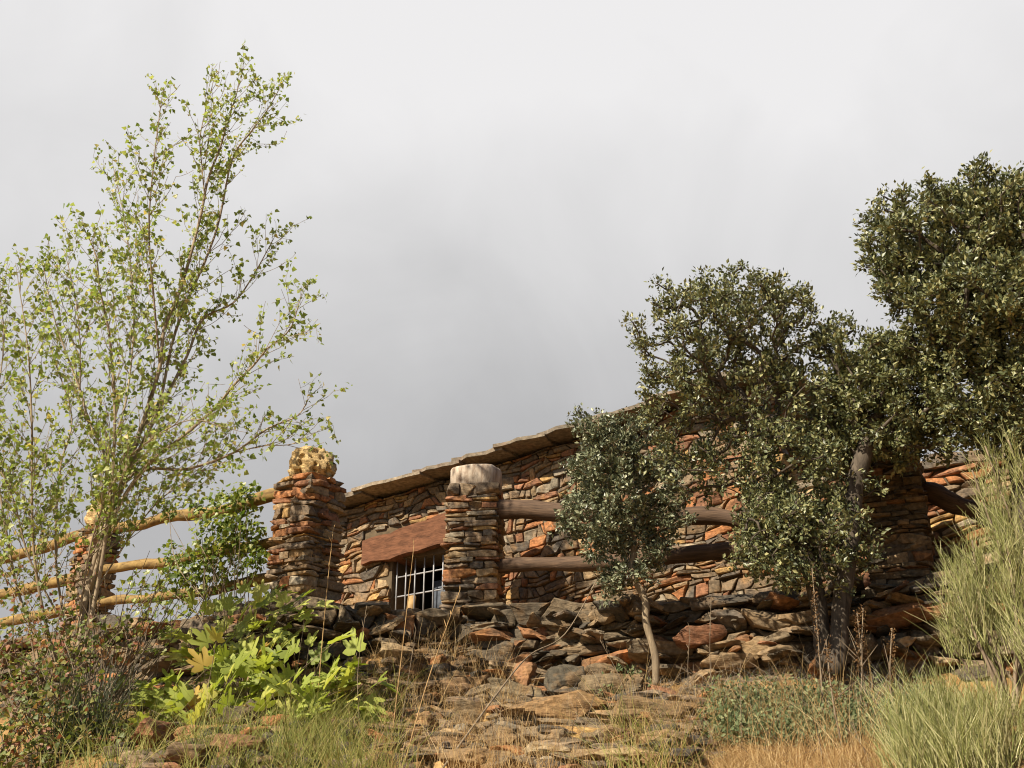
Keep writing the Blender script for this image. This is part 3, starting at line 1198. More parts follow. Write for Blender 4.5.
def blob_points(blobs, spacing, shell=0.55):
    """clump centres through the volume of a set of blobs (px, py, rx px, ry px, Y, density)"""
    out = []
    for (px, py, rx, ry, Y, dens) in blobs:
        c = np.array(P(px, py, Y))
        k = np.linalg.norm(c) / F
        ax = np.array((rx * k, max(rx, ry) * k * 0.85, ry * k))
        vol = 4 / 3 * math.pi * ax.prod()
        n_ = max(4, int(vol / spacing ** 3 * dens))
        d = unit(rng.normal(size=(n_, 3)))
        r = rng.uniform(0, 1, n_) ** (1 / 3.0)
        r = shell * np.maximum(r, rng.uniform(0.6, 1, n_)) + (1 - shell) * r
        # uneven outline
        bump = np.array([1 + 0.34 * noise.noise(Vector(q * 1.9) + Vector((px * 0.1, py * 0.1, 0))) + 0.22 * noise.noise(Vector(q * 5.0) + Vector((px * 0.3, py * 0.3, 5))) for q in d])
        p = c + d * (r * bump)[:, None] * ax
        out.append(p)
    p = np.concatenate(out)
    # thin out where two clumps fall on each other
    keep = []
    for i in range(len(p)):
        if not keep or np.min(((p[keep] - p[i]) ** 2).sum(1)) > (spacing * 0.45) ** 2:
            keep.append(i)
    return p[keep]


def oak(name, label, trunk_px, blobs, spacing, per, r_base, leaf=0.034, mat='oak_leaf', bark='oak_bark', spread=0.036, group=None, r_tip=0.004, wpath=0.45):
    base = P(*trunk_px[0])
    t = thing(name, label, 'tree', tuple(base), group)
    tr = spline([P(*q) for q in trunk_px], 3)
    pts = blob_points(blobs, spacing)
    arr, par = grow([tuple(p) for p in tr], pts, wpath)
    mb = MB()
    branches(mb, arr, par, r_tip, r_base)
    # every clump carries a handful of twigs, each twig a spray of leaves
    cen = np.array([P(b[0], b[1], b[4]) for b in blobs]).mean(0)
    outw = unit(pts - cen)
    nt_ = 5
    C = np.repeat(pts, nt_, 0)
    O = np.repeat(outw, nt_, 0)
    d = unit(rng.normal(size=C.shape) * 0.9 + O * 0.45 + np.array((0, 0, 0.35)))
    T = C + d * (spacing * rng.uniform(0.2, 0.62, len(C)))[:, None]
    V, Q = strips(C, T - C, np.full(len(C), 1.0), np.full(len(C), 0.0022), rng.normal(size=C.shape) * 0.02, 2, 0.5)
    mb.add(V, [tuple(int(x) for x in q) for q in Q])
    mb.build('trunk', M[bark], t, sharp=None)
    n_ = max(3, int(per / nt_))
    f = rng.uniform(0.3, 1.1, (len(C), n_, 1))
    Pt = (C[:, None] + (T - C)[:, None] * f).reshape(-1, 3)
    D = np.repeat(d, n_, 0)
    off = rng.normal(size=Pt.shape) * spread * 0.6
    Pt = Pt + off
    A = D * 0.8 + rng.normal(size=Pt.shape) * 0.55 + np.array((0, 0, 0.1))
    Nn = unit(rng.normal(size=Pt.shape) * 0.55 + np.array((0, 0, 0.7)) + D * 0.6)
    V, Q = leaves(Pt, A, Nn, leaf * rng.uniform(0.6, 1.3, len(Pt)), 'oval')
    quads('crown', V, Q, M[mat], t)
    print(label[:20], len(pts), 'clumps', len(Pt), 'leaves')
    return t


OY = 6.75
# small oak in front of the terrace wall
so_g = hit(655, 690)
YA = 7.45
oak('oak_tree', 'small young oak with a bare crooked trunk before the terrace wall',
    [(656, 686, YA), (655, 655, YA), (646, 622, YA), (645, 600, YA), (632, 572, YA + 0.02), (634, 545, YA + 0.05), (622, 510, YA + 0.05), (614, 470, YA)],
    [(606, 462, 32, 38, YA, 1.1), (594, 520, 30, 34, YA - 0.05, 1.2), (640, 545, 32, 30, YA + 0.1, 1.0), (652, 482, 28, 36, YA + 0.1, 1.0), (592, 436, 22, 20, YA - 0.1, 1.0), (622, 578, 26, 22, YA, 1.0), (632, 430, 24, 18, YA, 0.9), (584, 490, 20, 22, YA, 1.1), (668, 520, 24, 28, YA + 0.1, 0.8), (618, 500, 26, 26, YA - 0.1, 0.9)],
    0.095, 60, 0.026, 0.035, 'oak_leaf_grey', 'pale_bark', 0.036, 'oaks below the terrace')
# medium oak leaning left over the house
oak('oak_tree', 'round topped oak with branches showing, leaning over the roof',
    [(824, 668, OY), (818, 600, OY), (800, 540, OY), (778, 490, OY), (758, 440, OY), (742, 395, OY)],
    [(690, 342, 62, 56, OY, 0.5), (735, 322, 66, 50, OY, 0.5), (778, 338, 48, 52, OY + 0.1, 0.6), (676, 390, 46, 34, OY - 0.1, 0.45), (778, 405, 54, 46, OY, 0.6), (720, 415, 52, 34, OY + 0.2, 0.42),
     (790, 470, 52, 44, OY - 0.1, 1.1), (726, 470, 44, 38, OY + 0.15, 0.5), (682, 462, 38, 34, OY + 0.2, 0.4), (790, 540, 56, 46, OY - 0.2, 1.25), (770, 515, 34, 36, OY, 1.0), (830, 430, 26, 40, OY + 0.2, 0.8), (838, 540, 30, 45, OY - 0.05, 1.1), (664, 428, 30, 24, OY + 0.2, 0.45)],
    0.112, 50, 0.055, 0.034, 'oak_leaf', 'oak_bark', 0.036, 'oaks below the terrace', 0.0045, 0.25)
# its neighbour on the right
oak('oak_tree', 'dense oak with a dark thick trunk beside the shaded pillar',
    [(836, 675, OY - 0.1), (842, 600, OY - 0.1), (850, 540, OY - 0.1), (856, 480, OY - 0.1), (872, 430, OY - 0.1)],
    [(872, 370, 44, 38, OY - 0.1, 1.2), (915, 365, 42, 36, OY - 0.1, 1.2), (895, 410, 48, 38, OY - 0.2, 1.2), (855, 430, 34, 30, OY, 0.8), (935, 415, 34, 30, OY - 0.1, 1.1), (842, 355, 34, 30, OY, 1.0), (860, 395, 50, 40, OY, 1.1), (880, 440, 44, 26, OY, 0.8), (930, 440, 40, 22, OY - 0.1, 0.9), (850, 480, 30, 30, OY, 0.7)],
    0.118, 76, 0.06, 0.035, 'oak_leaf', 'oak_bark', 0.036, 'oaks below the terrace')
# tall oak at the right edge
DY = 6.3
oak('oak_tree', 'tallest dark oak filling the upper right corner behind the broom',
    [(1040, 690, DY), (1034, 600, DY), (1025, 500, DY), (1010, 400, DY), (990, 320, DY)],
    [(930, 240, 60, 52, DY, 1.15), (985, 235, 60, 55, DY, 1.2), (1040, 235, 62, 62, DY, 1.2), (915, 285, 40, 32, DY, 1.0), (975, 310, 66, 54, DY - 0.2, 1.2), (1030, 330, 62, 62, DY - 0.1, 1.2), (1000, 390, 60, 42, DY - 0.1, 1.2), (1060, 400, 50, 50, DY, 1.0), (945, 350, 40, 34, DY, 1.1), (985, 420, 40, 24, DY - 0.15, 1.0), (1024, 432, 36, 30, DY - 0.15, 1.1), (890, 255, 26, 22, DY, 0.9)],
    0.120, 76, 0.08, 0.036, 'oak_leaf', 'oak_bark', 0.036, 'oaks below the terrace')

# poplar with several stems
PYD = 6.9
STEMS = [
    ([(72, 720), (80, 640), (92, 570), (112, 510), (140, 432), (160, 366), (164, 330), (180, 290), (192, 250), (202, 210), (208, 180), (221, 145), (228, 120), (236, 96), (239, 80)], 0.046, 0.0),
    ([(76, 680), (95, 600), (108, 520), (115, 423), (110, 340), (100, 290), (96, 256), (84, 228)], 0.026, -0.35),
    ([(84, 640), (100, 540), (106, 463), (90, 425), (80, 390), (65, 350), (52, 310), (44, 268)], 0.022, 0.3),
    ([(90, 590), (112, 520), (143, 470), (187, 433), (217, 406), (233, 386), (253, 366), (268, 348), (290, 329), (301, 296)], 0.024, -0.3),
    ([(100, 540), (133, 474), (187, 469), (233, 453), (267, 429), (297, 416), (309, 398)], 0.020, -0.1),
    ([(233, 453), (262, 446), (292, 444), (308, 432)], 0.008, -0.1),
    ([(124, 480), (163, 403), (187, 356), (203, 319), (233, 303), (253, 276), (274, 238)], 0.022, 0.3),
    ([(140, 432), (160, 400), (176, 330), (215, 235), (232, 160), (250, 133), (266, 112), (280, 88)], 0.020, 0.25),
    ([(205, 200), (202, 167), (200, 140), (205, 112), (212, 88)], 0.011, -0.1),
    ([(160, 366), (154, 300), (149, 230), (154, 160), (162, 96)], 0.019, -0.4),
    ([(115, 440), (128, 390), (134, 310), (126, 230), (114, 170)], 0.018, 0.4),
    ([(80, 390), (80, 340), (74, 290), (64, 250)], 0.011, 0.1),
    ([(66, 690), (45, 620), (33, 540), (32, 430), (28, 350), (18, 280)], 0.026, -0.3),
    ([(60, 680), (24, 610), (6, 530), (-6, 430), (4, 340), (-4, 270)], 0.024, 0.2),
    ([(70, 650), (56, 560), (60, 470), (72, 420), (58, 370), (40, 320)], 0.020, 0.45),
    ([(76, 640), (92, 540), (120, 470), (150, 440), (190, 420), (225, 428)], 0.014, -0.5),
    ([(72, 640), (30, 560), (10, 490), (-30, 420)], 0.016, -0.2),
    ([(90, 600), (128, 540), (160, 500), (200, 470), (222, 440)], 0.012, 0.35),
]
pop = thing('poplar_tree', 'slender pale green poplar with many thin stems and airy leaves', 'tree', tuple(P(74, 735, PYD)))
mb = MB()
LP_, LA_ = [], []


def twig(p, d, ln, r, lev):
    n_ = max(3, int(ln / 0.06))
    pts = [p]
    q, dd = p.copy(), d.copy()
    for i in range(n_):
        dd = (dd + Vector(rng.normal(size=3)) * 0.13 + Vector((0, 0, 0.10))).normalized()
        q = q + dd * (ln / n_)
        pts.append(q.copy())
        if lev == 0 and i >= 1 and random.random() < 0.62:
            sdir = (dd * 0.75 + Vector(rng.normal(size=3)) * 0.55).normalized()
            twig(q, sdir, ln * random.uniform(0.25, 0.5), r * 0.5, 1)
        if i >= 0 and random.random() < (0.86 if lev else 0.62):
            for _ in range(random.choice((1, 2, 3))):
                LP_.append(q + Vector(rng.normal(size=3)) * 0.018)
                LA_.append(dd * 0.25 + Vector(rng.normal(size=3)) * 0.6 + Vector((0, 0, -0.45)))
    tube(mb, pts, np.linspace(r * 0.8, 0.0015, len(pts)), 4, caps=False)


for px_, r0, dy in STEMS:
    r0 = min(r0 * 0.48, 0.017)
    n_ = len(px_)
    y_of = lambda i: PYD + dy * min(1.0, i / max(1, n_ - 1) * 1.3)
    cp = spline([P(a, b, y_of(i)) for i, (a, b) in enumerate(px_)], 5)
    rad = np.linspace(r0, 0.0028, len(cp)) if len(cp) < 30 else r0 * (1 - np.linspace(0, 1, len(cp))) ** 0.8 + 0.0026
    tube(mb, cp, rad, 7, bumpy=0.1)
    L_ = 0
    tot = sum((cp[i + 1] - cp[i]).length for i in range(len(cp) - 1))
    nxt = tot * 0.24
    for i in range(len(cp) - 1):
        L_ += (cp[i + 1] - cp[i]).length
        while L_ > nxt:
            t = nxt / tot
            tg = (cp[i + 1] - cp[i]).normalized()
            sd_ = Vector(rng.normal(size=3))
            sd_ = (sd_ - tg * sd_.dot(tg)).normalized()
            d = (tg * 0.8 + sd_ * random.uniform(0.35, 0.75)).normalized()
            twig(cp[i].copy(), d, random.uniform(0.22, 0.52) * (1.15 - 0.55 * t), 0.0042 * (1.2 - 0.6 * t), 0)
            nxt += random.uniform(0.031, 0.062)
    twig(cp[-1].copy(), (cp[-1] - cp[-2]).normalized(), 0.14, 0.0028, 0)
mb.build('trunk', M['poplar_bark'], pop)
LP_, LA_ = np.array([tuple(v) for v in LP_]), np.array([tuple(v) for v in LA_])
V, Q = leaves(LP_, LA_, rng.normal(size=LP_.shape) + np.array((-0.4, -0.4, 0.4)), 0.038 * rng.uniform(0.5, 1.3, len(LP_)), 'delta')
quads('crown', V, Q, M['poplar_leaf'], pop)
print('poplar leaves', len(LP_))

# ------------------------------------------------------------------ shrubs
def broom(label, base_px, Y, tufts, seed, group='broom bushes on the right'):
    random.seed(seed)
    b = P(base_px[0], base_px[1], Y)
    b.z = min(b.z, gh(b.x, b.y) + 0.02)
    t = thing('broom_shrub', label, 'shrub', tuple(b), group)
    mb = MB()
    P0, D, Ln, Wd, Bn = [], [], [], [], []
    for (px, py, dy, hpx, n_, spr, lean) in tufts:
        o = P(px, py, Y + dy)
        k = px2m(Y)
        mid = b.lerp(o, 0.5) + Vector((random.gauss(0, 0.05), random.gauss(0, 0.05), -0.03))
        sp = spline([b, mid, o], 6)
        tube(mb, sp, np.linspace(0.013, 0.005, len(sp)), 5, bumpy=0.2)
        for i in range(int(n_ * 0.62)):
            # sprigs leave the woody branch along its outer half
            j = random.uniform(0.7, 1.0)
            q = sp[int(j * (len(sp) - 1))] + Vector(rng.normal(size=3)) * spr * k * 0.35
            d = Vector((random.gauss(lean, 0.24), random.gauss(0, 0.24), 1.0)).normalized()
            P0.append(tuple(q))
            D.append(tuple(d))
            Ln.append(hpx * k * 0.82 * random.uniform(0.4, 1.25))
            Wd.append(random.uniform(0.0016, 0.0028))
            bv = Vector((random.gauss(0, 0.22), random.gauss(0, 0.22), 0.02))
            Bn.append(tuple(bv))
            # each forks once or twice higher up
            main = Ln[-1]
            for _ in range(random.choice((1, 2, 2))):
                t_ = random.uniform(0.25, 0.7)
                P0.append(tuple(q + d * (main * t_) + bv * (t_ * t_ * main)))
                D.append(tuple((d + Vector((random.gauss(0, 0.3), random.gauss(0, 0.3), 0.1))).normalized()))
                Ln.append(main * random.uniform(0.3, 0.6))
                Wd.append(random.uniform(0.0013, 0.0021))
                Bn.append((random.gauss(0, 0.15), random.gauss(0, 0.15), 0.05))
    V, Q = strips(np.array(P0), np.array(D), np.array(Ln), np.array(Wd), np.array(Bn), 4)
    mb.build('branches', M['twig'], t)
    quads('sprigs', V, Q, M['broom'], t)
    return t


broom('dense low broom bush in the bottom right corner', (965, 800), 4.9,
      [(905, 755, 0, 70, 300, 26, -0.10), (935, 740, 0.1, 78, 380, 26, -0.05), (985, 752, 0, 74, 380, 30, 0.0), (1020, 745, 0.1, 74, 340, 30, 0.05), (960, 778, -0.2, 74, 380, 40, 0), (940, 712, 0.25, 56, 240, 20, -0.05), (1005, 720, 0.25, 52, 240, 24, 0.0), (900, 775, -0.2, 60, 220, 30, -0.15)], 3)
broom('loose middle broom bush with bare stems before the low wall', (1012, 720), 5.6,
      [(950, 640, 0, 60, 110, 16, -0.2), (958, 596, 0, 54, 170, 18, -0.12), (985, 585, 0.1, 56, 190, 20, -0.05), (1014, 596, 0, 54, 190, 20, 0.0), (1022, 640, -0.1, 56, 150, 22, 0), (938, 600, 0.1, 44, 70, 12, -0.2), (975, 640, 0.05, 50, 120, 20, -0.2), (1000, 548, 0.1, 40, 110, 16, 0), (965, 555, 0.1, 36, 80, 12, -0.1), (1024, 550, 0.1, 42, 110, 16, 0.1), (950, 570, 0.1, 46, 90, 12, -0.15), (972, 540, 0.1, 46, 110, 14, -0.05), (1004, 525, 0.1, 46, 110, 16, 0.0), (1030, 520, 0.1, 46, 90, 16, 0.0)], 4)
broom('upper broom bush rising beside the tall oak foliage', (1050, 600), 5.9,
      [(972, 470, 0, 40, 90, 14, -0.18), (985, 446, 0.05, 44, 80, 12, -0.1), (1008, 440, 0, 44, 80, 12, 0.0), (996, 458, 0.05, 40, 90, 14, -0.05), (1020, 462, 0, 44, 90, 16, 0.05), (985, 500, 0, 42, 90, 16, -0.2), (1012, 510, 0.1, 44, 100, 18, 0.0), (1020, 540, 0.05, 44, 100, 18, 0.0)], 5)


def cloud(blobs, n_):
    """points scattered through blobs (px, py, r px, Y, share)"""
    s = sum(b[4] for b in blobs)
    out = []
    for (px, py, r, Y, w) in blobs:
        c = np.array(P(px, py, Y))
        k = r * np.linalg.norm(c) / F
        m = int(n_ * w / s)
        d = unit(rng.normal(size=(m, 3))) * (rng.uniform(0, 1, m) ** 0.45)[:, None]
        out.append(c + d * np.array((k, k * 0.6, k * 0.85)))
    return np.concatenate(out)


# vine over the rails
vine = thing('vine_plant', 'green leafy vine climbing over the tan log rails', 'vine', tuple(P(215, 610, 8.5)))
vb = [(172, 510, 13, 8.92, 0.3), (196, 504, 13, 8.85, 0.4), (222, 499, 13, 8.72, 0.4), (170, 550, 13, 8.92, 0.3), (140, 590, 26, 8.9, 0.5), (212, 560, 34, 8.72, 3.0), (242, 535, 26, 8.6, 2.2), (185, 575, 28, 8.8, 1.8), (238, 503, 26, 8.62, 1.2), (215, 525, 26, 8.7, 1.2), (178, 602, 40, 8.75, 1.0), (255, 560, 20, 8.5, 0.9), (165, 500, 22, 8.9, 0.5), (250, 490, 14, 8.55, 0.4), (222, 612, 40, 8.45, 0.6)]
pts = cloud(vb, 2300)
V, Q = leaves(pts, rng.normal(size=pts.shape) * 0.6 + np.array((-0.1, -0.3, -0.4)), rng.normal(size=pts.shape) * 0.5 + np.array((-0.5, -0.6, 0.5)), 0.055 * rng.uniform(0.5, 1.2, len(pts)), 'delta')
quads('foliage', V, Q, M['ivy_leaf'], vine)
mb = MB()
for k in range(26):
    b = vb[k % len(vb)]
    a, c = P(random.uniform(190, 250), 625, 8.4), P(b[0] + random.gauss(0, b[2] * 0.5), b[1] + random.gauss(0, b[2] * 0.5), b[3])
    m_ = a.lerp(c, 0.5) + Vector(rng.normal(size=3)) * 0.07
    sp = spline([a, m_, c], 5)
    tube(mb, sp, np.linspace(0.005, 0.002, len(sp)), 4, caps=False)
mb.build('stems', M['twig'], vine)

# bramble tangle, lower left
br = thing('bramble_shrub', 'reddish green bramble thicket in the bottom left corner', 'shrub', tuple(P(45, 800, 6.3)))
bb = [(20, 690, 50, 6.5, 2), (60, 700, 48, 6.4, 2), (35, 750, 60, 6.2, 3), (95, 740, 40, 6.4, 1.2), (20, 630, 40, 6.7, 1.6), (65, 640, 40, 6.6, 1.3), (105, 640, 34, 6.8, 0.6), (15, 580, 34, 6.9, 0.9), (70, 590, 40, 6.9, 0.6), (140, 630, 34, 7.0, 0.5), (110, 755, 36, 6.3, 0.9), (-10, 730, 40, 6.2, 1)]
pts = cloud(bb, 3200)
V, Q = leaves(pts, rng.normal(size=pts.shape) * 0.6 + np.array((-0.1, -0.3, -0.2)), rng.normal(size=pts.shape) * 0.6 + np.array((-0.4, -0.5, 0.6)), 0.034 * rng.uniform(0.5, 1.3, len(pts)), 'delta')
quads('foliage', V, Q, M['bramble_leaf'], br)
mb = MB()
for k in range(90):
    b = bb[k % len(bb)]
    a = on_ground(random.uniform(0, 120), random.uniform(6.3, 6.9))
    c = P(b[0] + random.gauss(0, b[2] * 0.7), b[1] + random.gauss(0, b[2] * 0.7) - 14, b[3])
    m_ = a.lerp(c, 0.55) + Vector(rng.normal(size=3)) * 0.10
    sp = spline([a, m_, c], 6)
    tube(mb, sp, np.linspace(0.005, 0.0018, len(sp)), 4, caps=False)
mb.build('stems', M['twig'], br)

# bare twigs of a dead shrub against the wall, between bramble and fig
dead = thing('dead_shrub', 'bare grey twigs of a dead shrub against the wall behind the poplar base', 'shrub', tuple(on_ground(110, 7.3)))
mb = MB()
for k in range(46):
    a = on_ground(random.gauss(108, 16), 7.3 + random.gauss(0, 0.15))
    c = P(random.gauss(140, 40), random.uniform(560, 690), 7.3 + random.gauss(0, 0.2))
    m_ = a.lerp(c, 0.5) + Vector(rng.normal(size=3)) * 0.08
    sp = spline([a, m_, c], 6)
    tube(mb, sp, np.linspace(0.006, 0.0018, len(sp)), 4, caps=False)
    for _ in range(3):
        q = sp[random.randint(4, len(sp) - 2)]
        d = ((c - a).normalized() + Vector(rng.normal(size=3)) * 0.6).normalized() * random.uniform(0.1, 0.3)
        tube(mb, [q, q + d * 0.5 + Vector(rng.normal(size=3)) * 0.015, q + d], [0.003, 0.0022, 0.0015], 4, caps=False)
mb.build('branches', M['twig'], dead)

# rush tuft
n_ = 420
b0 = on_ground(92, 6.45)
P0 = np.array(b0) + rng.normal(size=(n_, 3)) * np.array((0.10, 0.08, 0.0)) - np.array((0, 0, 0.05))
D = unit(np.stack([rng.normal(-0.05, 0.28, n_), rng.normal(0, 0.25, n_), np.ones(n_)], 1))
V, Q = strips(P0, D, rng.uniform(0.25, 0.62, n_), rng.uniform(0.002, 0.0035, n_), rng.normal(size=(n_, 3)) * 0.12, 4)
tag(quads('rush_tuft', V, Q, M['rush'], loc=tuple(b0)), 'dark green tuft of rush blades at the poplar foot', 'plant')

# fig shrub: big lobed leaves
fig = thing('fig_shrub', 'bright yellow green fig bush with large lobed leaves below the left pillar', 'shrub', tuple(on_ground(240, 7.0)))


def fig_leaf(mb, p, a, nrm, s):
    a = a.normalized()
    b = nrm.cross(a).normalized()
    c = a.cross(b)
    ang = [-2.5, -1.9, -1.5, -1.15, -0.75, -0.42, 0, 0.42, 0.75, 1.15, 1.5, 1.9, 2.5]
    rad = [0.20, 0.46, 0.66, 0.46, 0.88, 0.58, 1.0, 0.58, 0.88, 0.46, 0.66, 0.46, 0.20]
    V = [p + a * 0.12 * s]
    wob = random.uniform(0.05, 0.22)
    for t, r in zip(ang, rad):
        r = r * random.uniform(0.9, 1.1)
        for dt, f in ((-0.17, 0.84), (0.17, 0.84)) if r > 0.5 else ((0, 1.0),):
            x, y = math.cos(t + dt) * r * (f if r > 0.5 else 1), math.sin(t + dt) * r * (f if r > 0.5 else 1)
            V.append(p + (a * (x + 0.12) + b * y * 0.85 + c * (wob * abs(y) - 0.30 * x * x)) * s)
        if r > 0.5:
            V.insert(len(V) - 1, p + (a * (math.cos(t) * r + 0.12) + b * math.sin(t) * r * 0.85 + c * (wob * abs(math.sin(t) * r) - 0.30 * (math.cos(t) * r) ** 2)) * s)
    m = len(V)
    mb.add([tuple(v) for v in V], [(0, i, i + 1) for i in range(1, m - 1)])


mbl, mbs = MB(), MB()
figc = [(268, 616, 30, 15, 7.65), (225, 655, 36, 16, 7.45), (250, 690, 42, 24, 7.2), (300, 690, 38, 16, 7.2), (348, 684, 20, 9, 7.2), (200, 712, 42, 18, 7.0), (158, 690, 20, 6, 7.2), (235, 735, 46, 20, 6.9), (200, 664, 26, 8, 7.4), (290, 735, 40, 12, 6.9), (325, 715, 28, 8, 7.0)]
for (px, py, r, n_, Y) in figc:
    n_ = int(n_ * 2.2)
    top = P(px, py + r * 0.5, Y)
    a = on_ground(px * 0.5 + 120, Y - 0.05)
    sp = spline([a, a.lerp(top, 0.5) + Vector(rng.normal(size=3)) * 0.05, top], 6)
    tube(mbs, sp, np.linspace(0.014, 0.006, len(sp)), 6)
    for i in range(n_):
        c = P(px + random.gauss(0, r * 0.66), py + random.gauss(0, r * 0.6), Y + random.gauss(0, 0.10))
        d = (c - top) * 1.2 + Vector((random.gauss(0, 0.2), random.gauss(-0.12, 0.15), random.gauss(-0.05, 0.08)))
        nr = Vector((random.gauss(-0.45, 0.35), random.gauss(-0.5, 0.3), 0.8)).normalized()
        tube(mbs, [top.lerp(c, 0.1), c], [0.003, 0.0022], 4, caps=False)
        fig_leaf(mbl, c, d, nr, random.uniform(0.10, 0.165))
mbl.build('foliage', M['fig_leaf'], fig, smooth=True)
mbs.build('stems', M['twig'], fig)

# grey-green low shrub at the foot of the small oak
sh = thing('grey_shrub', 'small grey green shrub at the foot of the young oak', 'shrub', tuple(hit(625, 715)))
pts = cloud([(625, 688, 26, 7.1, 2), (612, 698, 18, 7.05, 1), (642, 695, 18, 7.1, 1)], 700)
V, Q = leaves(pts, rng.normal(size=pts.shape) + np.array((0, 0, 0.8)), rng.normal(size=pts.shape) + np.array((-0.3, -0.5, 0.4)), 0.032 * rng.uniform(0.6, 1.3, len(pts)), 'oval')
quads('foliage', V, Q, M['herb'], sh)

# ------------------------------------------------------------------ rocks lying on the bank
ROCKS = [
    # px, py(bottom), w px, h px, depth m, colour, tilt, label
    (500, 672, 60, 26, 0.35, (0.12, 0.10, 0.075), 0.05, 'dark long slab in the bank below the block-topped pillar'),
    (436, 674, 24, 16, 0.2, (0.33, 0.15, 0.06), -0.5, 'small rust chip tilted on the bank under the barred window'),
    (397, 664, 34, 18, 0.25, (0.40, 0.31, 0.19), 0.1, 'pale tan stone under the barred window among dry stalks'),
    (566, 660, 84, 24, 0.35, (0.22, 0.185, 0.12), -0.38, 'large tilted slab left of the young oak trunk'),
    (523, 690, 28, 26, 0.25, (0.36, 0.20, 0.11), 0.1, 'blocky rusty stone standing in the middle of the bank'),
    (566, 698, 46, 30, 0.3, (0.10, 0.09, 0.07), 0.1, 'dark rounded boulder left of the small grey shrub'),
    (520, 706, 66, 18, 0.35, (0.20, 0.165, 0.11), 0.25, 'thin grey slab sloping down the middle of the bank'),
    (560, 728, 110, 30, 0.5, (0.28, 0.18, 0.09), -0.03, 'broad brown ledge stone overhanging the lower bank'),
    (648, 728, 104, 28, 0.5, (0.24, 0.17, 0.095), 0.02, 'broad ledge stone ending beside the bare orange earth'),
    (500, 750, 44, 20, 0.3, (0.22, 0.17, 0.11), 0.05, 'small brown stone below the ledge, at its left end'),
    (546, 748, 62, 20, 0.35, (0.23, 0.18, 0.12), 0.0, 'flat grey brown stone under the broad brown ledge'),
    (510, 762, 38, 14, 0.25, (0.42, 0.19, 0.075), 0.02, 'flat orange stone at the bottom of the bank'),
    (548, 764, 56, 16, 0.3, (0.36, 0.29, 0.19), 0.0, 'flat tan stone beside the orange stone at the bottom'),
    (632, 766, 84, 16, 0.4, (0.40, 0.31, 0.17), -0.05, 'long pale slab half sunk in straw below the ledge'),
    (345, 634, 82, 14, 0.35, (0.30, 0.115, 0.06), -0.02, 'long thin red slab on the wall edge below the window'),
    (345, 655, 74, 20, 0.3, (0.16, 0.13, 0.09), 0.03, 'dark slab directly under the long red slab'),
    (282, 674, 52, 28, 0.35, (0.14, 0.085, 0.06), -0.1, 'purple brown boulder behind the fig bush leaves'),
    (430, 640, 40, 20, 0.3, (0.30, 0.16, 0.08), 0.15, 'reddish stone just under the barred window sill'),
    (153, 748, 40, 24, 0.35, (0.26, 0.12, 0.065), 0.1, 'rust brown boulder at the lower left of the fig bush'),
    (118, 690, 54, 40, 0.4, (0.10, 0.085, 0.065), -0.2, 'big shaded boulder behind the poplar base'),
    (180, 660, 58, 26, 0.35, (0.14, 0.12, 0.085), 0.1, 'grey boulder in the wall left of the fig bush'),
    (420, 735, 40, 18, 0.3, (0.30, 0.19, 0.10), 0.0, 'brown stone sunk in dry grass left of the ledges'),
    (455, 758, 50, 18, 0.3, (0.25, 0.17, 0.10), 0.1, 'low brown stone in dry grass at the bottom edge'),
    (470, 700, 54, 18, 0.3, (0.23, 0.15, 0.085), -0.08, 'earthy flat stone in the tangle of dead grass'),
    (690, 745, 30, 18, 0.25, (0.20, 0.16, 0.11), 0.1, 'small stone at the right end of the ledges'),
    (380, 700, 40, 18, 0.3, (0.22, 0.15, 0.09), 0.1, 'brown stone right of the fig bush, in grass'),
]
ROCKS += [
    (600, 748, 56, 20, 0.35, (0.20, 0.155, 0.10), 0.03, 'dark stone wedged under the middle of the broad ledges'),
    (660, 752, 50, 20, 0.35, (0.25, 0.18, 0.10), -0.04, 'brown stone under the right half of the broad ledges'),
    (590, 768, 50, 16, 0.3, (0.27, 0.20, 0.12), 0.02, 'brown stone at the bottom edge left of the long pale slab'),
    (478, 730, 50, 24, 0.3, (0.20, 0.15, 0.09), 0.1, 'brown stone just left of the broad brown ledge'),
    (470, 772, 44, 20, 0.3, (0.26, 0.18, 0.10), 0.0, 'stone at the bottom edge left of the orange stone'),
    (612, 704, 60, 26, 0.35, (0.21, 0.165, 0.105), 0.06, 'grey brown stone lying on the broad ledges before the grey shrub'),
    (455, 692, 46, 18, 0.3, (0.18, 0.14, 0.09), -0.1, 'dark stone left of the blocky rusty stone'),
    (240, 762, 54, 22, 0.3, (0.25, 0.14, 0.08), 0.05, 'brown stone under the fig bush at the bottom edge'),
    (190, 768, 46, 20, 0.3, (0.22, 0.16, 0.10), 0.0, 'grey brown stone between the rust boulder and the fig bush'),
]
for (px, py, w, h, dp, c, tilt, lab) in ROCKS:
    p = hit(px, py)
    k = px2m(p.y) * 1.03
    d = P(px, py - h / 2, p.y + dp * 0.2)
    mb = MB()
    R = np.array(Matrix.Rotation(random.gauss(-0.15, 0.12), 3, 'Z') @ Matrix.Rotation(tilt, 3, 'Y') @ Matrix.Rotation(random.gauss(-0.1, 0.08), 3, 'X'))
    rock(mb, (0, 0, 0), (w * k * 0.95, dp, h * k * 1.12), R, 12, 9, 13, 0.07, tuple(q * f_ for q, f_ in zip(c, (0.85, 0.80, 0.72))))
    o = mb.build('boulder', M['rock'], loc=(0, 0, 0), sharp=32)
    o.location = d
    tag(o, lab, 'boulder', 'loose stones on the bank')

